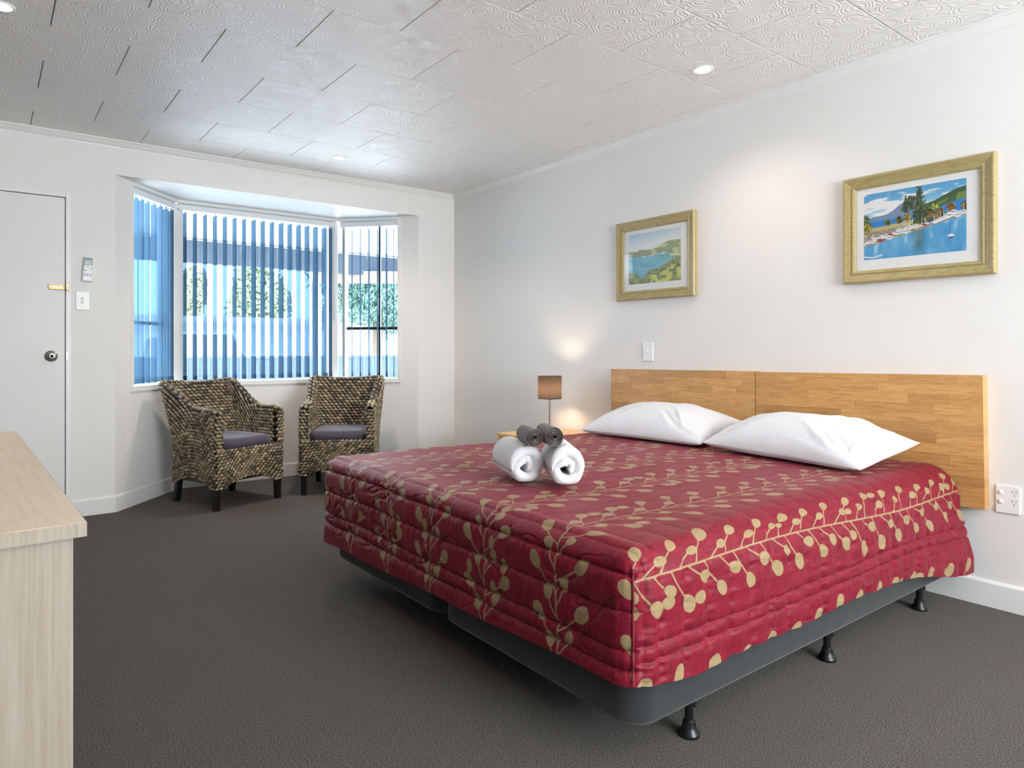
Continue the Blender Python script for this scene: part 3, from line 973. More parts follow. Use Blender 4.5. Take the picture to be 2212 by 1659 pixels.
# ================================================================== PILLOWS
def pillow(name, label, loc, rz, tilt, roll, seed, Lx=0.79, Ly=0.45, H=0.128, Hb=0.055):
    n, m = 90, 56
    s = np.linspace(-1, 1, n); t = np.linspace(-1, 1, m)
    S, T_ = np.meshgrid(s, t, indexing='ij')
    ex = (1 - np.abs(S) ** 2.3); ey = (1 - np.abs(T_) ** 2.2)
    prof = np.clip(ex, 0, 1) ** 0.52 * np.clip(ey, 0, 1) ** 0.60
    X = S * Lx / 2 * (1 - 0.055 * (1 - T_ ** 2)); Y = T_ * Ly / 2 * (1 - 0.075 * (1 - S ** 2))
    wr = (fbm(S * 3 + seed, T_ * 3 + 5, seed, 4) - 0.5)
    # creases running in from the corners and along the front edge
    cr = 0
    r = np.random.default_rng(seed)
    for k in range(20):
        cx, cy = r.choice([-1, 1]), r.choice([-1.0, -1.0, 1.0])
        a = math.atan2(-cy * r.uniform(0.15, 0.9), -cx * r.uniform(0.4, 1.0))
        px, py = cx * r.uniform(0.5, 1), cy * r.uniform(0.75, 1)
        dx, dy = (S - px) * 1.6, (T_ - py)
        al = dx * math.cos(a) + dy * math.sin(a); pe = -dx * math.sin(a) + dy * math.cos(a)
        cr = cr + r.choice([-1, 1]) * r.uniform(0.004, 0.010) * np.exp(-(pe / r.uniform(0.025, 0.05)) ** 2) * np.exp(-((al - 0.35) / 0.4) ** 2)
    top = H * prof + prof ** 0.5 * (0.014 * wr + 1.3 * cr)
    bot = -Hb * np.clip(ex, 0, 1) ** 0.35 * np.clip(ey, 0, 1) ** 0.4 - 0.004 * wr * prof
    from mathutils import Euler
    Rm = np.array(Euler((tilt, roll, rz)).to_matrix())
    floor_z = 0.577
    base_z = loc[2] + Rm[2, 0] * X + Rm[2, 1] * Y
    lim = (floor_z - base_z) / Rm[2, 2]
    bot = np.maximum(bot, lim); top = np.maximum(top, lim + 0.001)
    Pt = np.stack([X, Y, top + 0.001], -1); Pb = np.stack([X, Y, np.minimum(bot, top - 0.0005)], -1)
    V = np.concatenate([Pt.reshape(-1, 3), Pb.reshape(-1, 3)])
    ii = np.arange(n * m).reshape(n, m)
    q = np.stack([ii[:-1, :-1], ii[1:, :-1], ii[1:, 1:], ii[:-1, 1:]], -1).reshape(-1, 4)
    qb = q[:, ::-1] + n * m
    def rim(a):
        b = a + n * m
        return np.stack([a[:-1], b[:-1], b[1:], a[1:]], -1)
    rims = [rim(ii[:, 0]), rim(ii[::-1, -1]), rim(ii[::-1, 0] if False else ii[0, ::-1]), rim(ii[-1, :])]
    F = np.concatenate([q, qb] + rims)
    root = thing(name, label, 'pillow', loc, rz, 'white pillows against the headboard')
    root.rotation_euler = (tilt, roll, rz)
    me = raw_mesh('pillowcase', V, F)
    link('pillowcase', me, M['pillow'], root, smooth=True)
    # hem seam line of the pillowcase near its open end, and edge piping at front
    b = MB(); pts = []
    k = int(n * 0.90)
    for j in range(2, m - 2):
        pts.append((X[k, j], Y[k, j], top[k, j] + 0.002))
    for i, p in enumerate(pts):
        b.v += [(p[0] - 0.0022, p[1], p[2] - 0.001), (p[0], p[1], p[2] + 0.0008), (p[0] + 0.0022, p[1], p[2] - 0.001)]
    for i in range(len(pts) - 1):
        for c in range(2):
            b.f.append((i * 3 + c, i * 3 + c + 1, i * 3 + c + 4, i * 3 + c + 3))
    b.build('hem_seam', M['pillow'], root, smooth=True)
    return root
pillow('pillow', 'plump white pillow at the far side of the bed, next to the bedside lamp', (2.582, -0.310, 0.626), math.radians(4), math.radians(9), 0, 4)
pillow('pillow', 'plump white pillow at the near side of the bed, overlapping the other', (3.422, -0.330, 0.630), math.radians(-5), math.radians(9), math.radians(1), 15)

# ================================================================== TOWELS
def roll(name, label, front, axis, length, R, thick, turns, mat, cat, grp, seed, wob, squash=1.0, flat=0.0, rot0=0.0, hole=0.0):
    """a cloth rolled into a spiral; front = centre of the end that faces the camera"""
    ax = Vector((axis[0], axis[1], 0)).normalized()
    up = Vector((0, 0, 1)); side = ax.cross(up)
    nseg = int(44 * turns)
    nl = 26
    th = np.linspace(0, turns * 2 * PI, nseg)
    # layer thickness tapers to nothing at the outer hem; every turn lies inside the one before it
    tks = thick * np.clip(th / (0.9 if thick > 0.01 else 0.18), 0.10, 1) ** 0.6 * np.clip((th.max() - th) / 0.5, 0.12, 1) ** 0.6
    gap = 0.0 if thick > 0.01 else 0.40 * thick
    inner = np.zeros(nseg); rad = np.zeros(nseg)
    for i in range(nseg):
        env = R if th[i] < 2 * PI else np.interp(th[i] - 2 * PI, th[:i], inner[:i]) - gap * min(1, (th[i] - 2 * PI))
        rad[i] = max(env - tks[i] / 2, thick * 0.30)
        inner[i] = env - tks[i]
    lw = np.linspace(0, 1, nl)
    r = np.random.default_rng(seed)
    TH, LW = np.meshgrid(th, lw, indexing='ij')
    RAD = rad[:, None] + wob * (fbm(np.cos(TH) * 2 + 5 + TH * 0.25, np.sin(TH) * 2 + LW * 1.5 + 7, seed, 3) - 0.5) * 2 * (0.35 + 0.65 * TH / TH.max())
    endr = np.minimum(LW, 1 - LW) * length
    tk = thick * np.sqrt(np.clip(1 - (1 - np.clip(endr / (thick * 0.5), 0, 1)) ** 2, 0.02, 1))
    tk = tk * (tks / thick)[:, None]
    def place(rr):
        a = rot0 - TH
        cs, sn = np.cos(a) * rr, np.sin(a) * rr * squash
        sn = np.where(sn < -R * (1 - flat), -R * (1 - flat) + (sn + R * (1 - flat)) * 0.3, sn)
        al = LW * length + 0.010 * (fbm(TH * 1.3 + 3, LW * 0 + 1, seed + 9, 2) - 0.5) * (1 - LW)
        return np.array(front) + al[..., None] * np.array(ax) + cs[..., None] * np.array(side) + sn[..., None] * np.array(up)
    Po, Pi = place(RAD + tk / 2), place(np.maximum(RAD - tk / 2, 0.0008))
    n0 = nseg * nl
    ii = np.arange(n0).reshape(nseg, nl)
    q = np.stack([ii[:-1, :-1], ii[1:, :-1], ii[1:, 1:], ii[:-1, 1:]], -1).reshape(-1, 4)
    F = [q, q[:, ::-1] + n0]
    def rim(a):
        return np.stack([a[:-1], a[:-1] + n0, a[1:] + n0, a[1:]], -1)
    F += [rim(ii[:, 0]), rim(ii[::-1, -1]), rim(ii[0, ::-1]), rim(ii[-1, :])]
    me = raw_mesh(name, np.concatenate([Po.reshape(-1, 3), Pi.reshape(-1, 3)]), np.concatenate(F))
    bm = bmesh.new(); bm.from_mesh(me); bmesh.ops.recalc_face_normals(bm, faces=bm.faces); bm.to_mesh(me); bm.free()
    o = link(name, me, mat, None, smooth=True)
    tag(o, label, cat, grp)
    return o
roll('bath_towel', 'rolled white bath towel lying on the bed, window side of the pair', (3.158, -1.724, 0.641), (-0.93, 0.37), 0.27, 0.0650, 0.038, 1.80, M['towel'], 'towel', 'rolled white bath towels on the bed', 2, 0.004, 1.08, 0.05, 3.5)
roll('bath_towel', 'rolled white bath towel lying on the bed, headboard side of the pair', (3.304, -1.660, 0.645), (-0.85, 0.53), 0.25, 0.0615, 0.037, 1.72, M['towel'], 'towel', 'rolled white bath towels on the bed', 6, 0.004, 1.20, 0.05, 3.3)
roll('face_cloth', 'small grey-brown rolled face cloth on the white towels, window side', (3.203, -1.728, 0.7405), (-0.91, 0.415), 0.15, 0.0320, 0.0048, 4.0, M['face_cloth'], 'face cloth', 'rolled grey face cloths on top of the towels', 12, 0.0030, 1.0, 0.0, 0.6)
roll('face_cloth', 'small grey-brown rolled face cloth on the white towels, headboard side', (3.254, -1.677, 0.7455), (-0.91, 0.415), 0.15, 0.0320, 0.0048, 4.0, M['face_cloth'], 'face cloth', 'rolled grey face cloths on top of the towels', 19, 0.0030, 1.08, 0.0, 0.2)

# ================================================================== NIGHTSTAND AND LAMP
ns = thing('nightstand', 'beech bedside cabinet under the small dark lamp', 'bedside cabinet')
NX0, NX1, NY, NZ = 1.333, 1.86, -0.517, 0.484
MB().box(NX0, NX1, NY, -0.015, NZ - 0.022, NZ).build('top', M['nightstand'], ns, bevel=0.0015)
MB().box(NX0 + 0.004, NX0 + 0.022, NY + 0.02, -0.02, 0.0, NZ - 0.022).build('side_panel', M['nightstand'], ns)
MB().box(NX1 - 0.022, NX1 - 0.004, NY + 0.02, -0.02, 0.0, NZ - 0.022).build('side_panel', M['nightstand'], ns)
MB().box(NX0 + 0.022, NX1 - 0.022, -0.03, -0.02, 0.0, NZ - 0.022).build('back_panel', M['nightstand'], ns)
MB().box(NX0 + 0.022, NX1 - 0.022, NY + 0.03, -0.03, 0.05, 0.068).build('shelf', M['nightstand'], ns)
dr = MB().box(NX0 + 0.006, NX1 - 0.006, NY + 0.002, NY + 0.02, NZ - 0.19, NZ - 0.026).build('drawer_front', M['nightstand'], ns, bevel=0.001)
kb = MB(); kb.lathe([(0.008, 0), (0.007, 0.012), (0.014, 0.018), (0.013, 0.026)], 16, Matrix.Translation(((NX0 + NX1) / 2, NY + 0.003, NZ - 0.11)) @ Matrix.Rotation(PI / 2, 4, 'X'))
smooth_by_angle(kb.build('drawer_knob', M['chrome'], dr), 40)

LX, LY = 1.52, -0.205
lamp = thing('table_lamp', 'small lit table lamp with a dark drum shade on the bedside cabinet', 'lamp', (LX, LY, NZ))
b = MB(); b.lathe([(0.060, 0.0), (0.062, 0.002), (0.062, 0.022), (0.059, 0.025), (0.008, 0.027)], 40)
base_o = smooth_by_angle(b.build('base', M['chrome'], lamp), 35)
b = MB(); b.lathe([(0.0075, 0), (0.0075, 0.008), (0.005, 0.010)], 14, Matrix.Translation((0.052, -0.032, 0.0135)) @ Matrix.Rotation(PI / 2, 4, 'Y') @ Matrix.Rotation(-math.radians(32), 4, 'X'))
b.build('switch', M['dark_gap'], base_o, smooth=True)
b = MB(); b.lathe([(0.0065, 0.026), (0.0055, 0.12), (0.0075, 0.225), (0.0075, 0.250)], 16)
smooth_by_angle(b.build('stem', M['chrome'], lamp), 40)
b = MB(); b.lathe([(0.012, 0.222), (0.012, 0.232)], 16); b.lathe([(0.014, 0.232), (0.014, 0.262)], 16)
b.build('lamp_holder', M['black_plastic'], lamp)
SH = (0.229, 0.386, 0.0815)
b = MB(); b.lathe([(SH[2], SH[0]), (SH[2], SH[1]), (SH[2] - 0.0012, SH[1]), (SH[2] - 0.0012, SH[0])], 56, cap=False)
b.f += [(k, (k + 1) % 56, 168 + (k + 1) % 56, 168 + k) for k in range(56)]
shade = smooth_by_angle(b.build('shade', M['shade'], lamp), 50)
b = MB()
for z in (SH[0], SH[1] - 0.004):
    b = MB(); b.lathe([(SH[2] + 0.0006, z), (SH[2] + 0.0006, z + 0.004)], 56, cap=False)
    b.build('shade_ring', M['black_plastic'], shade)
for k in range(3):
    a = k * 2 * PI / 3
    b = MB(); b.box(0.012, SH[2], -0.001, 0.001, SH[0] + 0.012, SH[0] + 0.014, Matrix.Rotation(a, 4, 'Z'))
    b.build('shade_spoke', M['black_plastic'], shade)
b = MB(); b.lathe([(0.006, 0.262), (0.015, 0.276), (0.019, 0.292), (0.019, 0.306), (0.014, 0.322), (0.004, 0.330)], 16)
b.build('bulb', M['bulb'], lamp, smooth=True)

# ================================================================== PICTURES
def frame_mesh(w, h, fwid):
    """mitred moulding; local x right, z up, y towards the wall"""
    prof = [(0, 0.0), (0, -0.024), (0.004, -0.030), (0.010, -0.031), (0.036, -0.021), (0.040, -0.020), (0.043, -0.024), (0.050, -0.022), (fwid, -0.016), (fwid, -0.008), (fwid, 0.0)]
    b = MB(); cor = [(-1, -1), (1, -1), (1, 1), (-1, 1)]
    n = len(prof)
    for (sx, sz) in cor:
        for (d, y) in prof:
            b.v.append((sx * (w / 2 - d), y, sz * (h / 2 - d)))
    for c in range(4):
        for i in range(n):
            j = (i + 1) % n
            b.f.append((c * n + i, c * n + j, ((c + 1) % 4) * n + j, ((c + 1) % 4) * n + i))
    return b
def paint(fn, nx=340, nz=220):
    u, v = np.meshgrid((np.arange(nx) + 0.5) / nx, (np.arange(nz) + 0.5) / nz, indexing='ij')
    return u, v, fn(u, v)
def lerp(a, b, t):
    return np.asarray(a, float) * (1 - t[..., None]) + np.asarray(b, float) * t[..., None]
def put(img, mask, colr):
    m = np.clip(mask, 0, 1)[..., None]
    return img * (1 - m) + np.asarray(colr, float) * m
def soft(x, w=0.008): return np.clip(x / w + 0.5, 0, 1)
def harbour_bay(u, v):
    n1 = fbm(u * 10, v * 10, 3, 4); n2 = fbm(u * 34, v * 34, 13, 4)
    img = lerp((226, 232, 234), (140, 178, 208), sstep(0.66, 1.05, v - 0.1 * u + 0.06 * (n1 - 0.5)))
    ridge = 0.655 + 0.10 * sstep(0.35, 0.75, u) + 0.025 * np.sin(u * 9) * (u > 0.2) + 0.02 * (fbm(u * 14, u * 0, 5, 3) - 0.5)
    hill = lerp((96, 112, 84), (136, 148, 104), n2)
    hill = np.where(((n1 > 0.56) & (u > 0.45))[..., None], np.array((170, 182, 108.0)), hill)
    img = img * (1 - soft(ridge - v)[..., None]) + hill * soft(ridge - v)[..., None]
    shore = 0.555 - 0.02 * np.sin(u * 6) - 0.12 * sstep(0.72, 1.0, u) + 0.012 * (n2 - 0.5)
    water = lerp((60, 140, 172), (110, 176, 200), np.clip(fbm(u * 3, v * 14, 21, 3) + 0.5 * (u - 0.5), 0, 1))
    water = put(water, 0.55 * soft(0.07 - np.abs(v - 0.50 + 0.05 * (u - 0.6)), 0.05) * sstep(0.45, 0.7, u), (72, 150, 130))
    img = img * (1 - soft(shore - v)[..., None]) + water * soft(shore - v)[..., None]
    img = put(img, soft(0.016 - np.abs(v - (0.53 + 0.05 * (u - 0.3))), 0.01) * ((u > 0.27) & (u < 0.72)) * (n2 > 0.42), (206, 210, 204))
    img = put(img, soft(0.02 - np.abs(v - 0.50 + 0.10 * (u - 0.85)), 0.01) * (u > 0.8), (210, 190, 140))
    fg = 0.24 - 0.10 * np.exp(-((u - 0.27) / 0.07) ** 2) + 0.06 * sstep(0.3, 0.45, u) + 0.20 * sstep(0.5, 1.0, u) - 0.04 * sstep(0.05, 0.2, u) + 0.03 * (n2 - 0.5)
    bush = lerp((58, 72, 44), (140, 150, 74), np.clip((n2 - 0.25) * 1.9, 0, 1))
    lite = ((v < fg - 0.12) & (u > 0.42) & (n1 > 0.44))
    bush = np.where(lite[..., None], lerp((150, 158, 62), (206, 206, 92), n2), bush)
    img = img * (1 - soft(fg - v)[..., None]) + bush * soft(fg - v)[..., None]
    for (bx, by, s) in ((0.05, 0.37, 0.016), (0.21, 0.36, 0.012), (0.23, 0.31, 0.014), (0.35, 0.445, 0.014), (0.43, 0.455, 0.010), (0.04, 0.53, 0.010), (0.13, 0.53, 0.008), (0.2, 0.42, 0.008), (0.65, 0.47, 0.007), (0.8, 0.45, 0.007)):
        img = put(img, soft(s - np.abs(u - bx) * 1.4 - np.abs(v - by) * 1.0, 0.006), (244, 246, 246))
    return 255 * (np.clip(img, 0, 255) / 255.0) ** 0.64
def marina(u, v):
    n1 = fbm(u * 8, v * 8, 33, 4); n2 = fbm(u * 40, v * 40, 43, 4); n3 = fbm(u * 6, v * 18, 51, 4)
    img = lerp((176, 216, 236), (92, 166, 214), sstep(0.6, 1.0, v))
    cl = sstep(0.48, 0.64, n3 + 0.25 * np.exp(-((v - 0.80 + 0.08 * u) / 0.10) ** 2) - 0.08)
    img = put(img, cl * (v > 0.55), (240, 240, 240))
    mt_ = 0.64 + 0.16 * np.exp(-((u - 0.44) / 0.13) ** 2) + 0.02 * (n1 - 0.5) - 0.05 * sstep(0.1, 0.0, u)
    img = put(img, soft(mt_ - v, 0.01) * (u < 0.62), (122, 146, 178))
    rh = 0.72 + 0.17 * sstep(0.58, 1.0, u) + 0.015 * (n2 - 0.5)
    img = put(img, soft(rh - v, 0.01) * (u > 0.58), (66, 96, 62)); img = put(img, soft(rh - 0.06 - v, 0.02) * (u > 0.6) * (n1 > 0.45), (120, 142, 74))
    sea = 0.57 + 0.13 * sstep(0.55, 1.0, u) + 0.03 * u
    img = put(img, soft(sea - v, 0.006), (48, 134, 206))
    land = 0.47 + 0.10 * u + 0.015 * (n1 - 0.5)
    img = put(img, soft(land - v), (196, 184, 128)); img = put(img, soft(land - 0.06 - v) * (n2 > 0.4), (150, 142, 136))
    # bushes
    for (bx, by, s, c0) in ((0.03, 0.50, 0.09, (150, 140, 60)), (0.02, 0.62, 0.06, (84, 110, 80)), (0.25, 0.53, 0.05, (112, 126, 66)), (0.37, 0.55, 0.05, (96, 92, 66)), (0.45, 0.56, 0.055, (176, 146, 60)), (0.66, 0.57, 0.09, (110, 96, 52)), (0.72, 0.66, 0.05, (170, 186, 64)), (0.75, 0.56, 0.08, (120, 96, 48)), (0.86, 0.63, 0.06, (160, 110, 50)), (0.99, 0.62, 0.06, (130, 98, 52)), (0.56, 0.48, 0.05, (160, 160, 60)), (0.50, 0.45, 0.025, (180, 180, 70))):
        d = s - np.sqrt(((u - bx) * 1.5) ** 2 + (v - by) ** 2) + 0.05 * (n2 - 0.5)
        img = put(img, soft(d, 0.012), lerp(np.array(c0) * 0.4, np.array(c0) * 1.35, np.clip(fbm(u * 56, v * 42, 97, 3) * 1.8 - 0.4, 0, 1)))
    # tall tree
    tw = 0.042 * np.clip((0.97 - v) / 0.22, 0, 1) ** 0.7 * (0.7 + 0.6 * n1)
    d = np.maximum(np.maximum(tw - np.abs(u - 0.56), 0.055 - np.sqrt((u - 0.475) ** 2 + ((v - 0.78) * 0.6) ** 2)), np.maximum(0.035 - np.sqrt((u - 0.435) ** 2 + ((v - 0.70) * 0.7) ** 2), 0.03 - np.sqrt((u - 0.60) ** 2 + ((v - 0.66) * 0.35) ** 2))) + 0.07 * (fbm(u * 60, v * 44, 83, 3) - 0.5) + 0.009
    img = put(img, soft(d, 0.012) * (v > 0.46), lerp((30, 48, 40), (104, 122, 76), np.clip(fbm(u * 70, v * 50, 91, 3) * 1.8 - 0.4, 0, 1)))
    # harbour water with reflections
    q = 0.205 + 0.30 * u ** 1.1 + 0.012 * (n2 - 0.5)
    wat = lerp((70, 152, 206), (132, 192, 226), np.clip(fbm(u * 18, v * 5, 61, 3) * 1.1 - 0.1, 0, 1))
    wat = put(wat, 0.6 * sstep(0.55, 0.8, fbm(u * 16, v * 4, 71, 2)) * soft(0.16 - (q - v), 0.1), (226, 236, 240))
    wat = put(wat, 0.55 * np.exp(-((u - 0.56) / 0.05) ** 2) * soft(0.30 - (q - v), 0.2), (50, 84, 84))
    img = img * (1 - soft(q - v)[..., None]) + wat * soft(q - v)[..., None]
    # moored boats
    rb = np.random.default_rng(3)
    for k in range(34):
        bx = (k + rb.uniform(-0.3, 0.3)) / 34.0; by = 0.225 + 0.30 * max(bx, 0) ** 1.1 + rb.uniform(0, 0.075); s = rb.uniform(0.022, 0.044)
        colr = (246, 248, 250) if rb.random() < 0.8 else ((190, 60, 50) if rb.random() < 0.5 else (60, 90, 130))
        img = put(img, soft(s - np.abs(u - bx) * 0.75 - np.abs(v - by) * 1.3, 0.008), colr)
        img = put(img, 0.7 * soft(s * 0.45 - np.abs(u - bx) * 0.4 - np.abs(v - by - 0.004) * 2.2, 0.006), (70, 84, 104))
        if rb.random() < 0.4: img = put(img, soft(0.0018 - np.abs(u - bx), 0.002) * (v > by) * (v < by + 0.12), (236, 238, 240))
    img = put(img, soft(0.03 - np.abs(u - 0.86) * 0.8 - np.abs(v - 0.235) * 1.2, 0.01), (240, 244, 246)); img = put(img, soft(0.013 - np.abs(u - 0.86) * 0.5 - np.abs(v - 0.205) * 1.2, 0.006), (90, 50, 44))
    img = put(img, soft(0.0015 - np.abs(u - 0.855), 0.002) * (v > 0.25) * (v < 0.40), (60, 70, 80))
    img = put(img, soft(0.010 - np.abs(v - 0.03 - 0.25 * np.abs(u - 0.09)), 0.01) * (u < 0.2), (236, 240, 244))
    return img
def to_lin(c):
    c = np.clip(c, 0, 255) / 255.0
    return np.where(c <= 0.04045, c / 12.92, ((c + 0.055) / 1.055) ** 2.4)
def picture(label, x0, x1, z0, z1, fn, pr, seed, lean=0.0):
    w, h = x1 - x0, z1 - z0
    pic = thing('framed_picture', label, 'picture', ((x0 + x1) / 2, -0.002, (z0 + z1) / 2), 0, 'framed harbour prints above the bed')
    fr = frame_mesh(w, h, 0.058).build('frame', M['frame'], pic, bevel=0.0006)
    MB().box(-w / 2 + 0.05, w / 2 - 0.05, -0.0105, -0.004, -h / 2 + 0.05, h / 2 - 0.05).build('mat_board', M['mat_board'], pic)
    pw, ph = w - pr[0] - pr[1], h - pr[2] - pr[3]
    cx, cz = (pr[0] - pr[1]) / 2, (pr[3] - pr[2]) / 2
    u, v, img = paint(fn)
    nx, nz = u.shape
    X = cx + (np.linspace(0, 1, nx) - 0.5)[:, None] * pw + 0 * v; Z = cz + (np.linspace(0, 1, nz) - 0.5)[None, :] * ph + 0 * v
    me = grid_mesh('print', np.stack([X, np.full_like(X, -0.0112), Z], -1))
    ca = me.color_attributes.new('col', 'FLOAT_COLOR', 'POINT')
    ca.data.foreach_set('color', np.concatenate([to_lin(img), np.ones(img.shape[:2] + (1,))], -1).astype(np.float32).ravel())
    link('print', me, M['print'], pic)
    MB().box(-w / 2 + 0.052, w / 2 - 0.052, -0.0150, -0.0135, -h / 2 + 0.052, h / 2 - 0.052).build('pane', M['picture_glass'], pic)
    return pic
picture('gold-framed print of a green-shored blue bay, above the far pillow', 1.971, 2.588, 1.362, 1.860, harbour_bay, (0.098, 0.108, 0.084, 0.100), 1)
picture('gold-framed print of a marina with a tall dark tree, above the near pillow', 3.449, 4.071, 1.362, 1.858, marina, (0.093, 0.108, 0.086, 0.106), 2)

# ================================================================== SWITCHES, SOCKETS, REMOTE
def wall_plate(name, label, cat, mtx, w, h, kind):
    """mtx: local x across, y out of the wall, z up"""
    p = thing(name, label, cat); p.matrix_world = mtx
    b = MB(); b.box(-w / 2, w / 2, 0, 0.008, -h / 2, h / 2)
    b.build('plate', M['plastic'], p, bevel=0.003, seg=3)
    if kind in ('one', 'two', 'double'):
        MB().box(-w / 2 + 0.004, w / 2 - 0.004, 0.008, 0.0088, -h / 2 + 0.0205, -h / 2 + 0.0215).build('cover_groove', M['trim'], p)
    def rocker(x, z):
        b = MB(); m = Matrix.Translation((x, 0.008, z)) @ Matrix.Rotation(-PI / 2, 4, 'X')
        b.lathe([(0.0095, -0.001), (0.0095, 0.0016), (0.0075, 0.0042), (0.003, 0.005)], 18, m)
        smooth_by_angle(b.build('rocker_switch', M['plastic'], p), 50)
    def sock(x, z):
        b = MB()
        for (dx, dz, a) in ((-0.0065, 0.006, -30), (0.0065, 0.006, 30), (0, -0.0075, 0)):
            m = Matrix.Translation((x + dx, 0.0081, z + dz)) @ Matrix.Rotation(math.radians(a), 4, 'Y')
            b.box(-0.0009, 0.0009, 0, 0.0004, -0.0038, 0.0038, m)
        b.build('socket_slots', M['dark_gap'], p)
    if kind == 'one': rocker(-0.004, 0.004)
    if kind == 'two': rocker(0, 0.012); rocker(0, -0.010)
    if kind == 'double':
        for z in (0.027, -0.010):
            rocker(-0.024 if w < 0.1 else -0.03, z); sock(0.022, z)
    if kind == 'small':
        rocker(0.0, 0.0); sock(0.016, 0.0)
        for z in (0.042, -0.042):
            MB().lathe([(0.003, 0.008), (0.003, 0.0087)], 10, Matrix.Translation((0, 0, z)) @ Matrix.Rotation(-PI / 2, 4, 'X')).build('screw', M['satin_metal'], p)
    return p
# frame of the headboard wall: out = -y, across = +x as seen -> x axis flipped to keep it right-handed
def wm(loc, across, out):
    a, o = Vector(across).normalized(), Vector(out).normalized()
    return Matrix(((a.x, o.x, 0, loc[0]), (a.y, o.y, 0, loc[1]), (a.z, o.z, 1, loc[2]), (0, 0, 0, 1)))
wall_plate('light_switch', 'single white light switch above the headboard', 'switch', wm((2.222, 0, 1.035), (1, 0, 0), (0, -1, 0)), 0.082, 0.116, 'one')
wall_plate('light_switch', 'white switch plate with two rockers beside the door, below the remote', 'switch', wm((0, -2.779, 1.358), (0, 1, 0), (1, 0, 0)), 0.074, 0.118, 'two')
wall_plate('power_socket', 'white double power socket right of the headboard', 'socket', wm((4.107, 0, 0.4485), (1, 0, 0), (0, -1, 0)), 0.084, 0.112, 'double')
nL = -outward(A, B); eL = (B - A).normalized()
pL = A + eL * (0.184 * LLEN)
wall_plate('power_socket', 'small white power socket low on the angled bay wall', 'socket', wm((pL.x, pL.y, 0.430), eL, nL), 0.052, 0.114, 'small')

rm = thing('remote_control', 'white air-conditioner remote in a wall holder beside the door', 'remote'); rm.matrix_world = wm((0, -2.752, 1.556), (0, 1, 0), (1, 0, 0)) @ Matrix.Rotation(math.radians(2.5), 4, 'Y')
MB().box(-0.029, 0.029, 0, 0.020, -0.078, 0.006).build('wall_holder', M['plastic'], rm, bevel=0.004)
MB().box(-0.0255, 0.0255, 0.004, 0.024, -0.076, 0.078).build('case', M['plastic'], rm, bevel=0.005, seg=3)
M['lcd'] = plain('grey_remote_screen', srgb(148, 160, 170), 0.2, var=0.0)
M['lcd_frame'] = plain('dark_screen_surround', srgb(62, 68, 76), 0.25, var=0.0)
sc_ = MB().box(-0.022, 0.022, 0.024, 0.0248, 0.024, 0.072).build('screen', M['lcd_frame'], rm)
MB().box(-0.018, 0.018, 0.0248, 0.0252, 0.027, 0.056).build('display', M['lcd'], sc_)
M['btn_orange'] = plain('orange_button', srgb(236, 170, 70), 0.4, var=0); M['btn_green'] = plain('mint_button', srgb(130, 200, 176), 0.4, var=0)
M['btn_blue'] = plain('blue_button', srgb(86, 104, 160), 0.4, var=0); M['btn_grey'] = plain('pale_grey_button', srgb(214, 214, 212), 0.4, var=0)
for (x, z, wd, hh, mm) in ((-0.015, 0.014, 0.011, 0.006, 'btn_green'), (0.0, 0.014, 0.011, 0.008, 'btn_orange'), (0.015, 0.012, 0.011, 0.006, 'btn_green'), (0.015, 0.001, 0.011, 0.006, 'btn_green'),
                      (-0.015, 0.002, 0.011, 0.004, 'btn_grey'), (0.0, 0.0, 0.009, 0.007, 'btn_grey'), (-0.015, -0.009, 0.012, 0.006, 'btn_blue'), (0.0, -0.011, 0.008, 0.005, 'btn_grey'), (0.015, -0.012, 0.008, 0.008, 'btn_grey'),
                      (-0.014, -0.030, 0.010, 0.005, 'btn_blue'), (0.0, -0.031, 0.010, 0.005, 'btn_blue'), (0.014, -0.032, 0.010, 0.005, 'btn_blue'),
                      (-0.014, -0.040, 0.010, 0.005, 'btn_blue'), (0.0, -0.041, 0.010, 0.005, 'btn_blue'), (0.014, -0.042, 0.010, 0.005, 'btn_blue')):
    MB().box(x - wd / 2, x + wd / 2, 0.0235, 0.0252, z - hh / 2, z + hh / 2).build('button', M[mm], rm)

# ================================================================== DESK
dk = thing('desk', 'pale oak desk in the left foreground with a thick top', 'desk', (3.644, -3.122, 0), math.atan2(0.054, 1.723))
DL, DD, DH = 1.724, 0.56, 0.75
MB().box(-DL, 0, -DD, 0, DH - 0.0255, DH).build('desktop', M['desk_top'], dk, bevel=0.0012)
b = MB().box(-DL + 0.002, -0.002, 0.0, 0.0006, DH - 0.0253, DH - 0.0006)
b.build('edge_strip', M['desk_panel'], dk)
MB().box(-0.0003, 0.0006, -DD, 0.0, DH - 0.0252, DH - 0.0006).build('edge_strip', M['desk_panel'], dk)
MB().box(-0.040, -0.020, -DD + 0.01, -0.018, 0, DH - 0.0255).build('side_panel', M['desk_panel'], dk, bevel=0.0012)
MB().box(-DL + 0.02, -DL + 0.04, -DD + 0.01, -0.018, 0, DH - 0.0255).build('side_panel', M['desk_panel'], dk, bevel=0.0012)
MB().box(-DL + 0.04, -0.04, -DD + 0.01, -DD + 0.026, 0.3, DH - 0.0255).build('back_panel', M['desk_panel'], dk)

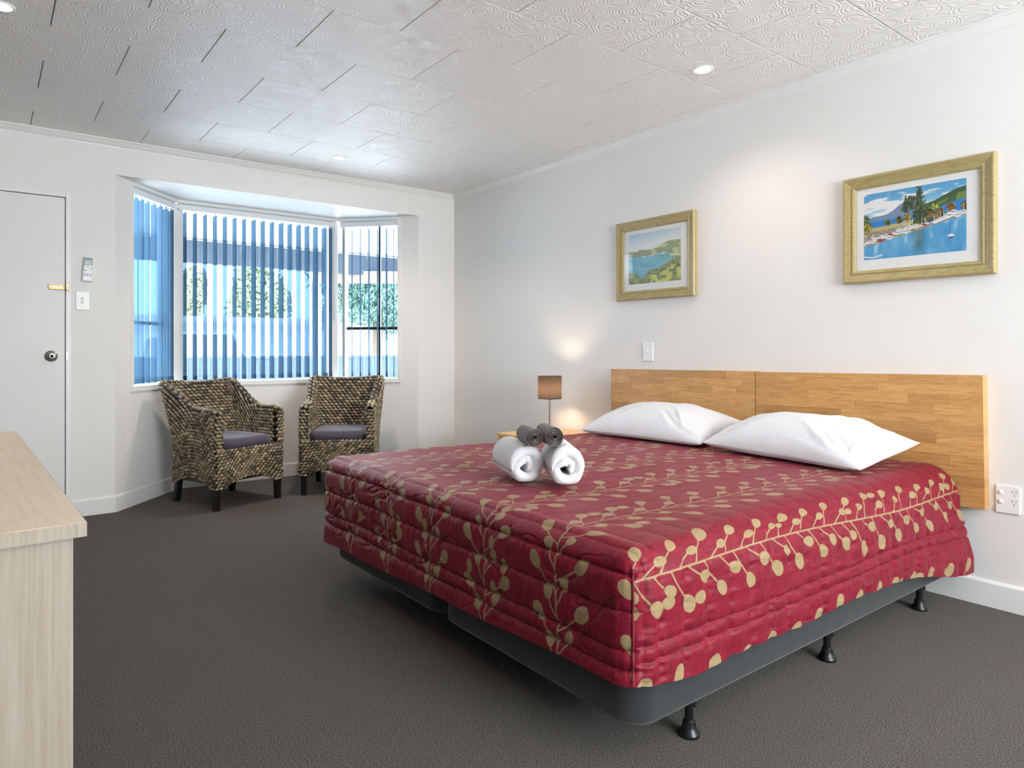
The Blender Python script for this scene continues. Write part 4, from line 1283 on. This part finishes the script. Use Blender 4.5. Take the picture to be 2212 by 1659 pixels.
# ================================================================== WICKER ARMCHAIRS
def lerp1(x, xs, ys): return np.interp(x, xs, ys)
def chair_geometry():
    # plan path of the outer face: front of one arm, round the back, to the front of the other arm
    pts = [(0.262, 0.262)]
    half = [(0.262, 0.262), (-0.190, 0.256)]
    for k in range(1, 9):
        a = math.radians(90 * k / 8); half.append((-0.190 - 0.060 * math.sin(a), 0.196 + 0.060 * math.cos(a)))
    half.append((-0.25, 0.0))
    full = np.array(half + [(f, -l) for f, l in half[-2::-1]])
    seg = np.r_[0, np.cumsum(np.linalg.norm(np.diff(full, axis=0), axis=1))]
    Ltot = seg[-1]
    TH = 0.055
    def plan(s):
        return np.interp(s, seg, full[:, 0]), np.interp(s, seg, full[:, 1])
    def backness(f): return sstep(0.06, -0.22, f)
    def shape(f, l, z):
        b = backness(f)
        lean = 0.135 * np.clip((z - 0.33) / 0.5, 0, 1.2) ** 1.5 + 0.03 * np.clip((0.40 - z) / 0.26, 0, 1)
        fl = 0.042 * np.clip((z - 0.33) / 0.5, 0, 1.2)
        return f - b * lean, l + np.sign(l) * fl * b * np.clip(np.abs(l) / 0.2, 0, 1), z
    def top(f, l):
        t = 0.640 + 0.012 * sstep(0.1, -0.02, f) + 0.166 * sstep(0.02, -0.24, f) ** 0.9
        t = t - 0.016 * sstep(0.21, 0.262, f)
        back = (f < -0.24)
        return t - 0.012 * np.where(back, 1 - (np.abs(l) / 0.17) ** 2, 0).clip(0)
    def bottom(s):
        f, l = plan(s)
        side = np.abs(l) > 0.19
        a = np.where(side, np.clip((f + 0.18) / 0.40, 0, 1), np.clip((l + 0.2) / 0.4, 0, 1))
        return 0.135 + 0.058 * np.sin(a * PI) ** 0.8
    patches = []
    def P_outer(s, q):      # q 0..1 bottom to top
        f, l = plan(s); z = bottom(s) + q * (top(f, l) - bottom(s))
        return np.stack(shape(f, l, z), -1)
    def inner_plan(s):
        f, l = plan(s)
        e = 1e-3; f2, l2 = plan(np.clip(s + e, 0, Ltot)); f1, l1 = plan(np.clip(s - e, 0, Ltot))
        tx, ty = f2 - f1, l2 - l1; ln = np.hypot(tx, ty); tx, ty = tx / ln, ty / ln
        # inward normal
        nx, ny = -ty, tx
        sg = np.where(nx * (0.0 - f) + ny * (0 - l) > 0, 1, -1)
        return f + sg * nx * TH, l + sg * ny * TH
    def P_inner(s, q):
        fo, lo = plan(s); f, l = inner_plan(s)
        z = 0.385 + q * (top(fo, lo) - 0.385)
        g = shape(fo, lo, z); return np.stack([f + g[0] - fo, l + g[1] - lo, z], -1)
    def P_top(s, q):
        a, b = P_outer(s, np.ones_like(s)), P_inner(s, np.ones_like(s))
        r = a + (b - a) * q[..., None]; r[..., 2] += 0.014 * np.sin(q * PI); return r
    def P_front(s, q):       # front apron, s = l coordinate
        z0 = 0.135 + 0.062 * np.sin(np.clip((s + 0.2) / 0.4, 0, 1) * PI) ** 0.8
        z = z0 + q * (0.395 - z0)
        return np.stack([np.full_like(s, 0.266), s, z], -1)
    def P_arm(sg):
        def fn(s, q):
            z = 0.385 + q * (0.618 - 0.385)
            return np.stack([np.full_like(s, 0.268), sg * s, z], -1)
        return fn
    KV = 0.0225; KU = 0.0295
    spec = [(P_outer, 0.0, Ltot, 0.56, True), (P_inner, 0.03, Ltot - 0.03, 0.33, False), (P_top, 0.0, Ltot, 0.05, True), (P_front, -0.258, 0.258, 0.24, True),
            (P_arm(1), 0.208, 0.262, 0.235, True), (P_arm(-1), 0.208, 0.262, 0.235, True)]
    # one knot: a short twisted lump
    ku, kv = 9, 8
    tt = np.linspace(-1, 1, ku); aa = np.arange(kv) * 2 * PI / kv
    TT, AA = np.meshgrid(tt, aa, indexing='ij')
    rr = np.sqrt(np.clip(1 - np.abs(TT) ** 2.5, 0.03, 1)) * (1 + 0.07 * np.sin(2 * AA + 3.0 * TT))
    KN = np.stack([TT, rr * np.cos(AA), rr * np.sin(AA)], -1).reshape(-1, 3)
    groove = (0.5 + 0.5 * np.sin(2 * AA + 3.0 * TT)).reshape(-1)
    ii = np.arange(ku * kv).reshape(ku, kv)
    KF = np.stack([ii[:-1], ii[1:], np.roll(ii, -1, 1)[1:], np.roll(ii, -1, 1)[:-1]], -1).reshape(-1, 4)
    Vs, Fs, Cs = [], [], []; off = 0
    r = np.random.default_rng(8)
    cols = [srgb(178, 160, 126)[:3], srgb(154, 134, 104)[:3], srgb(116, 100, 84)[:3], srgb(198, 182, 148)[:3], srgb(78, 68, 66)[:3], srgb(160, 148, 132)[:3]]
    core = []
    for pi, (fn, s0, s1, hh, alt) in enumerate(spec):
        flip = False
        ns = 60
        # core sheet
        S, Q = np.meshgrid(np.linspace(s0, s1, 90 if s1 - s0 > 0.6 else 12), np.linspace(0, 1, 10), indexing='ij')
        core.append(fn(S, Q))
        # rows: number set by the tallest part, spaced evenly in q
        hmax = 0
        for s in np.linspace(s0, s1, 25):
            a = fn(np.array([s]), np.array([0.0]))[0]; b = fn(np.array([s]), np.array([1.0]))[0]
            hmax = max(hmax, np.linalg.norm(a - b))
        # iterate rows in absolute height so courses stay level
        nrow = max(1, int(round(hmax / KV)))
        for i in range(nrow):
            ncol = max(1, int(round((s1 - s0) / KU)))
            sc = s0 + (np.arange(ncol) + 0.5 + (0.25 if i % 2 else -0.25)) / ncol * (s1 - s0)
            sc = np.clip(sc, s0 + 0.004, s1 - 0.004)
            a = fn(sc, np.zeros(ncol)); b = fn(sc, np.ones(ncol)); ln = np.linalg.norm(b - a, axis=-1)
            q = (i + 0.5) * (hmax / nrow) / ln
            ok = q < 1.0
            if pi in (2, 3, 4, 5): q = np.full(ncol, (i + 0.5) / nrow); ok = np.ones(ncol, bool)
            sc, q = sc[ok], np.clip(q[ok], 0, 1)
            if not len(sc): continue
            p = fn(sc, q); e = 0.004
            tu = fn(sc + e, q) - fn(sc - e, q); tu /= np.linalg.norm(tu, axis=-1, keepdims=True) + 1e-9
            tv = fn(sc, np.clip(q + 0.02, 0, 1)) - fn(sc, np.clip(q - 0.02, 0, 1)); tv /= np.linalg.norm(tv, axis=-1, keepdims=True) + 1e-9
            nn = np.cross(tu, tv); nn /= np.linalg.norm(nn, axis=-1, keepdims=True) + 1e-9
            for j in range(len(sc)):
                tw = math.radians(r.uniform(12, 26))
                U = tu[j] * math.cos(tw) + tv[j] * math.sin(tw); Wv = -tu[j] * math.sin(tw) + tv[j] * math.cos(tw)
                sz = r.uniform(0.92, 1.12)
                Kp = p[j] + (KN[:, :1] * 0.0160 * sz) * U + (KN[:, 1:2] * 0.0100 * sz) * Wv + (KN[:, 2:3] * 0.0100 * sz) * nn[j]
                Vs.append(Kp); Fs.append(KF + off); off += len(KN)
                c = np.array(cols[r.choice(len(cols), p=[0.26, 0.22, 0.16, 0.12, 0.14, 0.10])]) * r.uniform(0.8, 1.15)
                Cs.append(c[None, :] * (0.75 + 0.4 * groove[:, None]))
    V = np.concatenate(Vs); F = np.concatenate(Fs); Cc = np.concatenate(Cs)
    me = raw_mesh('weave', V, F)
    ca = me.color_attributes.new('col', 'FLOAT_COLOR', 'POINT')
    ca.data.foreach_set('color', np.concatenate([Cc, np.ones((len(Cc), 1))], 1).astype(np.float32).ravel())
    me.polygons.foreach_set('use_smooth', [True] * len(me.polygons))
    me.materials.append(M['weave'])
    cv, cf, o2 = [], [], 0
    for P in core:
        nu, nv = P.shape[:2]; k = np.arange(nu * nv).reshape(nu, nv)
        cv.append(P.reshape(-1, 3)); cf.append(np.stack([k[:-1, :-1], k[1:, :-1], k[1:, 1:], k[:-1, 1:]], -1).reshape(-1, 4) + o2); o2 += nu * nv
    mc = raw_mesh('shell', np.concatenate(cv), np.concatenate(cf)); mc.materials.append(M['weave_core'])
    return me, mc
def make_chair(label):
    ch = thing('wicker_armchair', label, 'armchair', group='wicker armchairs in the bay')
    wv, sh = chair_geometry()
    o = link('shell', sh, None, ch)
    o = link('weave', wv, None, ch); o['kind'] = 'stuff'
    MB().box(-0.20, 0.25, -0.205, 0.205, 0.350, 0.385).build('seat_deck', M['weave_core'], ch)
    fr = MB()
    fr.box(-0.235, 0.255, 0.205, 0.240, 0.165, 0.20); fr.box(-0.235, 0.255, -0.240, -0.205, 0.165, 0.20)
    fr.box(0.225, 0.255, -0.205, 0.205, 0.180, 0.21); fr.box(-0.245, -0.215, -0.205, 0.205, 0.180, 0.21)
    fr.build('seat_rail', M['black_wood'], ch)
    for (f, l, df) in ((0.235, 0.236, 0.004), (0.235, -0.236, 0.004), (-0.225, 0.212, -0.034), (-0.225, -0.212, -0.034)):
        b = MB(); t, u = 0.021, 0.018
        vs = [(f + df + sx * u, l + sy * u, 0) for sx, sy in ((-1, -1), (1, -1), (1, 1), (-1, 1))] + [(f + sx * t, l + sy * t, 0.20) for sx, sy in ((-1, -1), (1, -1), (1, 1), (-1, 1))]
        b.add(vs, [(3, 2, 1, 0), (4, 5, 6, 7), (0, 1, 5, 4), (1, 2, 6, 5), (2, 3, 7, 6), (3, 0, 4, 7)])
        b.build('leg', M['black_wood'], ch, bevel=0.003)
    return ch
def cushion(label):
    n, m = 44, 44
    s = np.linspace(-1, 1, n); S, T_ = np.meshgrid(s, s, indexing='ij')
    def sq(a, b):   # square to rounded square
        rr = (np.abs(a) ** 7 + np.abs(b) ** 7) ** (1 / 7.0); mx = np.maximum(np.abs(a), np.abs(b))
        k = np.where(rr > 1e-6, mx / np.maximum(rr, 1e-6), 1); return a * k, b * k
    X, Y = sq(S, T_)
    d = np.maximum(np.abs(S), np.abs(T_))
    edge = np.sqrt(np.clip(1 - np.clip((d - 0.86) / 0.14, 0, 1) ** 2, 0, 1))
    zt = 0.046 + 0.026 * edge + 0.012 * (1 - d ** 2) - 0.010 * np.exp(-(S ** 2 + T_ ** 2) * 3); zb = 0.030 - 0.030 * edge
    Pt = np.stack([X * 0.222, Y * 0.192, zt], -1); Pb = np.stack([X * 0.222, Y * 0.192, zb], -1)
    V = np.concatenate([Pt.reshape(-1, 3), Pb.reshape(-1, 3)]); ii = np.arange(n * m).reshape(n, m)
    q = np.stack([ii[:-1, :-1], ii[1:, :-1], ii[1:, 1:], ii[:-1, 1:]], -1).reshape(-1, 4)
    rim = lambda a: np.stack([a[:-1], a[:-1] + n * m, a[1:] + n * m, a[1:]], -1)
    F = np.concatenate([q, q[:, ::-1] + n * m, rim(ii[:, 0]), rim(ii[::-1, -1]), rim(ii[0, ::-1]), rim(ii[-1, :])])
    cu = link('seat_cushion', raw_mesh('seat_cushion', V, F), M['cushion'], None, smooth=True)
    return tag(cu, label, 'cushion', 'seat cushions of the wicker armchairs')
CH = [((0.080, -1.930), math.atan2(0.322, 0.947), 'woven seagrass armchair with slate cushion, left of the two by the window'),
      ((0.160, -1.118), math.radians(-31), 'woven seagrass armchair with slate cushion, right of the two, partly behind the bed')]
chair = make_chair(CH[0][2])
for i, ((x, y), a, lab) in enumerate(CH):
    c = chair if i == 0 else copy_tree(chair)
    c.location = (x, y, 0); c.rotation_euler = (0, 0, a); c['label'] = lab
for i, ((x, y), a, lab) in enumerate(CH):
    c = cushion(('slate purple seat cushion on the left wicker armchair', 'slate purple seat cushion on the right wicker armchair')[i])
    c.location = (x + 0.040 * math.cos(a), y + 0.040 * math.sin(a), 0.3865); c.rotation_euler = (0, 0, a)

# ================================================================== VERTICAL BLINDS
def slat_mesh():
    wv = 0.0445; z0, z1 = 0.812, 2.098
    b = MB(); n = 6
    xs_ = np.linspace(-wv, wv, n)
    for z in (z0, z1):
        for x in xs_:
            b.v.append((x, 0.004 * (1 - (x / wv) ** 2), z))
    for i in range(n - 1):
        b.f.append((i, i + 1, n + i + 1, n + i))
    # hanger lug at the top
    b.add([(-0.010, 0.004, z1), (0.010, 0.004, z1), (0.006, 0.004, z1 + 0.02), (-0.006, 0.004, z1 + 0.02)], [(0, 1, 2, 3)])
    me = b.mesh('slat'); me.materials.append(M['slat'])
    for p in me.polygons: p.use_smooth = True
    w = MB(); w.box(-wv + 0.002, wv - 0.002, 0.0005, 0.0032, z0 + 0.002, z0 + 0.034)
    mw = w.mesh('bottom_weight'); mw.materials.append(M['slat'])
    return me, mw
SLM, SWM = slat_mesh()
def blind(label, m, t0, t1, ts, world_ang, jit, wand=None, seed=1):
    r = random.Random(seed)
    bl = thing('vertical_blind', label, 'blind', group='blue vertical blinds in the bay window')
    MB().box(t0, t1, 0.038, 0.082, 2.122, 2.150, m).build('headrail', M['rail'], bl, bevel=0.002)
    MB().box(t0, t1, 0.016, 0.022, 2.108, 2.150, m).build('valance', M['rail'], bl)
    for t in ts:
        p = m @ Vector((t, 0.060, 0))
        s = bpy.data.objects.new('slat', SLM); COL.objects.link(s); s.parent = bl
        s.location = p; s.rotation_euler = (0, 0, math.radians(world_ang + r.uniform(-jit, jit)))
        g = bpy.data.objects.new('bottom_weight', SWM); COL.objects.link(g); g.parent = s
    if wand:
        p = m @ Vector((wand[0], 0.026, 0))
        MB().lathe([(0.004, wand[1]), (0.004, 2.12)], 8, Matrix.Translation(p)).build('wand', M['rail'], bl, smooth=True)
    return bl
blind('blue vertical blind on the left window, slats nearly closed', mL, 0.153 + CASE + 0.004, LLEN - 0.01, [0.304, 0.368, 0.442, 0.520, 0.596, 0.672, 0.738], 16.5, 2.0, None, 2)
blind('wide blue vertical blind on the middle window, slats half open', mC, 0.012, CLEN - 0.012, [0.060, 0.132, 0.206, 0.279, 0.353, 0.427, 0.500, 0.576, 0.649, 0.723, 0.799, 0.872, 0.947, 1.021, 1.095, 1.173, 1.222], 7.0, 1.5, (1.255, 1.30), 3)
blind('blue vertical blind on the right window, slats turned edge-on', mR, 0.012, LLEN * 0.791 - CASE - 0.004, [0.026, 0.106, 0.183, 0.263, 0.342, 0.424, 0.488], -21, 4, (0.264, 1.75), 5)

# ================================================================== DOWNLIGHTS
def downlight(x, y, label, power=DOWNLIGHT_W):
    d = thing('downlight', label, 'ceiling light', (x, y, CEIL), group='recessed ceiling downlights')
    b = MB(); b.lathe([(0.040, 0.004), (0.040, -0.004), (0.045, -0.006), (0.050, -0.004), (0.052, 0.0)], 36, cap=False)
    smooth_by_angle(b.build('bezel', M['plastic'], d), 50)
    b = MB(); b.lathe([(0.040, -0.0015), (0.001, -0.003)], 28, cap=False)
    b.build('lens', M['lens'], d)
    l = bpy.data.lights.new('downlight_beam', 'SPOT'); l.energy = power; l.color = DOWNLIGHT_COL
    l.spot_size = math.radians(140); l.spot_blend = 0.85; l.shadow_soft_size = 0.04
    o = bpy.data.objects.new('downlight_beam', l); COL.objects.link(o); o.parent = d; o.location = (0, 0, -0.012)
    return d
downlight(3.022, -0.530, 'lit round downlight in the ceiling over the headboard')
downlight(0.517, -1.295, 'lit round downlight in the ceiling in front of the bay', 46.0)
downlight(1.723, -3.219, 'lit round downlight at the ceiling edge over the desk', 14.0)
downlight(5.6, -1.6, 'added unseen downlight behind the camera, balancing the room light', 24.0)  # extra lamp out of view, added to fill the room light

# ================================================================== OUTDOORS
struct(MB().box(-40, -0.72, -30, 35, -0.25, -0.15).build('ground', M['concrete']), 'pale concrete yard outside the window', 'ground')
struct(MB().box(-T, 0, -14, YS - T - 0.002, -0.15, 2.75).build('wall_outside_left', M['house']), 'outer house wall beyond the desk side of the room', 'wall')
struct(MB().box(-T, 0, T + 0.002, 9, -0.15, 2.75).build('wall_outside_right', M['house']), 'outer house wall beyond the headboard side of the room', 'wall')
ver = thing('verandah_roof', 'white verandah lining with a slate blue beam outside the window', 'roof')
b = MB(); b.add([(-0.74, -12, 2.62), (-3.15, -12, 2.26), (-3.15, 8, 2.26), (-0.74, 8, 2.62), (-0.74, -12, 2.68), (-3.15, -12, 2.32), (-3.15, 8, 2.32), (-0.74, 8, 2.68)],
              [(0, 1, 2, 3), (7, 6, 5, 4), (0, 4, 5, 1), (1, 5, 6, 2), (2, 6, 7, 3), (3, 7, 4, 0)])
b.build('lining', M['soffit'], ver)
for x in (-2.75, -1.95, -1.2):
    zc = 2.62 - (-0.74 - x) / 2.41 * 0.36
    MB().box(x - 0.02, x + 0.02, -12, 8, zc - 0.022, zc + 0.004).build('batten', M['soffit'], ver)
MB().box(-3.12, -3.02, -12, 8, 2.0, 2.245).build('beam', M['beam'], ver)
for y in (-9.6, -4.6, 7.0):
    MB().box(-3.12, -3.02, y, y + 0.1, -0.15, 2.0).build('post', M['beam'], ver)
gb = thing('gutter_board', 'brown ribbed board under the verandah beam seen through the right window', 'board')
p0, p1 = Vector((-3.4, 0.02, 0)), Vector((-2.6, 1.25, 0)); e = (p1 - p0).normalized()
mg = Matrix(((e.x, -e.y, 0, p0.x), (e.y, e.x, 0, p0.y), (0, 0, 1, 0), (0, 0, 0, 1)))
MB().box(0, 1.9, -0.02, 0.02, 1.89, 2.045, mg).build('board', M['brown_board'], gb)
for k in range(12):
    MB().box(0.05 + 0.15 * k, 0.11 + 0.15 * k, 0.0, 0.035, 1.90, 2.04, mg).build('rib', M['brown_board'], gb)
MB().box(0.02, 0.10, -0.04, 0.04, -0.15, 1.89, mg).build('post', M['fence'], gb)
MB().box(1.75, 1.83, -0.04, 0.04, -0.15, 1.89, mg).build('post', M['fence'], gb)
# ribbed steel fence, sheet by sheet
fe = thing('steel_fence', 'pale blue ribbed steel fence across the yard', 'fence')
sh_ = MB()
pr = [(0, 0), (0.03, 0.0), (0.05, 0.025), (0.09, 0.025), (0.11, 0), (0.19, 0), (0.21, 0.025), (0.25, 0.025), (0.27, 0), (0.35, 0), (0.37, 0.025), (0.41, 0.025), (0.43, 0), (0.48, 0)]
pts = [(a, c) for a, c in pr] + [(a, c - 0.004) for a, c in reversed(pr)]
sh_.prism([(c, a) for a, c in pts], -0.15, 0.90)
shm = sh_.mesh('fence_sheet'); shm.materials.append(M['fence'])
for k in range(22):
    o = bpy.data.objects.new('fence_sheet', shm); COL.objects.link(o); o.parent = fe; o.location = (-6.0, -4.0 + 0.48 * k, 0)
MB().box(-6.03, -5.985, -4.0, 6.56, 0.89, 0.93).build('top_rail', M['fence'], fe)
for k in range(5):
    MB().box(-6.07, -6.01, -4.0 + 2.62 * k, -3.94 + 2.62 * k, -0.15, 0.90).build('post', M['fence'], fe)
# neighbouring white building
ho = thing('garage_building', 'long white low building beyond the fence', 'building')
MB().box(-18, -14, -4, 11, -0.15, 1.72).build('wall', M['house'], ho)
MB().box(-18.3, -13.7, -4.3, 11.3, 1.72, 1.88).build('roof', M['soffit'], ho)
for k in range(3):
    y = 0.6 + 3.0 * k
    g = MB().box(-14.02, -13.96, y, y + 2.3, -0.1, 1.45).build('garage_door', M['soffit'], ho)
    for q in range(4):
        MB().box(-13.965, -13.95, y + 0.02, y + 2.28, 0.0 + 0.36 * q, 0.33 + 0.36 * q).build('door_panel', M['house'], g)
# parked car
car = thing('parked_car', 'white car parked beyond the fence, seen at the left of the middle window', 'car', (-9.3, -0.15, -0.15), 0)
b = MB()
def carprof(sec):
    return sec
sect = [(-2.0, 0.35, 0.55, 0.80), (-1.95, 0.30, 0.78, 0.85), (-0.9, 0.28, 0.92, 0.86), (0.2, 0.28, 0.95, 0.86), (1.6, 0.28, 0.98, 0.86), (1.98, 0.30, 0.90, 0.84), (2.02, 0.40, 0.65, 0.80)]
for (x, zl, zh, hw) in sect:
    b.v += [(x, -hw, zl), (x, hw, zl), (x, hw, zh - 0.1), (x, hw * 0.93, zh), (x, -hw * 0.93, zh), (x, -hw, zh - 0.1)]
for i in range(len(sect) - 1):
    for k in range(6):
        b.f.append((i * 6 + k, i * 6 + (k + 1) % 6, (i + 1) * 6 + (k + 1) % 6, (i + 1) * 6 + k))
b.f += [tuple(range(5, -1, -1)), tuple((len(sect) - 1) * 6 + k for k in range(6))]
b.build('body', M['car_paint'], car, bevel=0.03)
b = MB(); cs = [(-1.0, 0.92, 0.80), (-0.35, 1.46, 0.62), (1.1, 1.50, 0.62), (1.8, 0.97, 0.78)]
b.prism([(x, z) for x, z, _ in cs], -0.66, 0.66, Matrix.Rotation(PI / 2, 4, 'X'))
gh = b.build('cabin', M['car_paint'], car, bevel=0.04)
for sg in (-1, 1):
    b = MB(); b.prism([(-0.72, 0.98), (-0.28, 1.38), (1.0, 1.41), (1.45, 1.0)], 0.655, 0.672, Matrix.Scale(sg, 4, (0, 1, 0)) @ Matrix.Rotation(-PI / 2, 4, 'X') @ Matrix.Scale(-1, 4, (0, 1, 0)))
    b.build('side_window', M['car_glass'], gh)
b = MB(); b.add([(1.16, -0.52, 1.46), (1.16, 0.52, 1.46), (1.76, 0.58, 1.02), (1.76, -0.58, 1.02), (1.13, -0.52, 1.45), (1.13, 0.52, 1.45), (1.73, 0.58, 1.01), (1.73, -0.58, 1.01)], [(0, 1, 2, 3), (4, 7, 6, 5), (0, 4, 5, 1), (1, 5, 6, 2), (2, 6, 7, 3), (3, 7, 4, 0)])
b.build('rear_window', M['car_glass'], gh)
for sx in (-1.25, 1.3):
    for sy in (-1, 1):
        b = MB(); b.lathe([(0.18, -0.1), (0.31, -0.1), (0.32, -0.06), (0.32, 0.06), (0.31, 0.1), (0.18, 0.1)], 22, Matrix.Translation((sx, sy * 0.78, 0.32)) @ Matrix.Rotation(PI / 2, 4, 'X'))
        smooth_by_angle(b.build('wheel', M['tyre'], car), 40)
# trees
def tree(name, label, loc, trunk_h, trunk_r, blobs, n, size, mat, seed, droop=0.0, group='trees beyond the fence'):
    r = np.random.default_rng(seed)
    t = thing(name, label, 'tree', loc, 0, group)
    b = MB(); b.lathe([(trunk_r * 1.4, 0), (trunk_r, 0.25), (trunk_r * 0.8, trunk_h * 0.6), (trunk_r * 0.4, trunk_h)], 10)
    for k in range(7):
        a = r.uniform(0, 2 * PI); z = trunk_h * r.uniform(0.45, 0.9); ln = r.uniform(0.5, 1.0) * max(q[3] for q in blobs)
        m = Matrix.Translation((0, 0, z)) @ Matrix.Rotation(a, 4, 'Z') @ Matrix.Rotation(math.radians(62), 4, 'Y')
        b.lathe([(trunk_r * 0.35, 0), (trunk_r * 0.12, ln)], 6, m)
    b.build('trunk', M['bark'], t, smooth=True)
    vol = np.array([q[3] ** 2 * q[4] for q in blobs]); pick = r.choice(len(blobs), n, p=vol / vol.sum())
    B_ = np.array(blobs)[pick]
    d = r.normal(size=(n, 3)); d /= np.linalg.norm(d, axis=1, keepdims=True)
    rad = r.random(n) ** 0.33
    c = B_[:, :3] + d * rad[:, None] * np.stack([B_[:, 3], B_[:, 3], B_[:, 4]], -1) * (1 + 0.25 * (r.random(n)[:, None] - 0.5))
    ax = r.normal(size=(n, 3)); ax[:, 2] -= droop; ax /= np.linalg.norm(ax, axis=1, keepdims=True)
    bx = np.cross(ax, r.normal(size=(n, 3))); bx /= np.linalg.norm(bx, axis=1, keepdims=True)
    s = size * r.uniform(0.6, 1.3, n)[:, None]; wd = 0.42 if droop == 0 else 0.2
    V = np.stack([c - ax * s, c + bx * s * wd, c + ax * s, c - bx * s * wd], 1).reshape(-1, 3)
    F = np.arange(4 * n).reshape(n, 4)
    o = link('foliage', raw_mesh('foliage', V, F), mat, t); o['kind'] = 'stuff'
    return t
tree('conifer_tree', 'drooping blue-green conifer outside the right window', (-8.6, 3.55, -0.15), 4.6, 0.13,
     [(0, 0, 2.5, 1.05, 0.75), (0.2, -0.3, 3.2, 1.1, 0.9), (-0.2, 0.35, 2.05, 0.8, 0.6), (0, -0.6, 2.6, 0.7, 0.6), (0, 0, 4.0, 0.9, 0.8), (0.1, 0.8, 2.9, 0.7, 0.8), (0, -0.9, 1.9, 0.5, 0.45), (0.1, 0.7, 2.0, 0.6, 0.5), (0, -1.0, 2.9, 0.6, 0.7)], 24000, 0.085, M['leaf_teal'], 3, droop=1.2)
tree('bushy_tree', 'round mid-green tree behind the middle of the middle window', (-20.5, 4.7, -0.15), 3.2, 0.12,
     [(0, 0, 3.1, 0.95, 1.25), (0.1, -0.2, 3.8, 0.65, 0.7), (0, 0.4, 2.8, 0.75, 0.9), (-0.1, -0.4, 2.5, 0.7, 0.8)], 12000, 0.10, M['leaf_green'], 5)
tree('pale_tree', 'pale green tree seen at the left of the middle window', (-20.5, 2.35, -0.15), 3.2, 0.10,
     [(0, 0, 2.9, 0.42, 1.0), (0, 0.25, 3.3, 0.34, 0.8), (0, -0.3, 2.7, 0.4, 0.8)], 7000, 0.10, M['leaf_pale'], 7)
tree('slim_tree', 'slim pale tree seen at the right of the middle window', (-20.5, 8.0, -0.15), 3.4, 0.09,
     [(0, 0, 3.0, 0.55, 1.0), (0, 0.3, 3.7, 0.45, 0.7)], 5000, 0.10, M['leaf_pale'], 9)
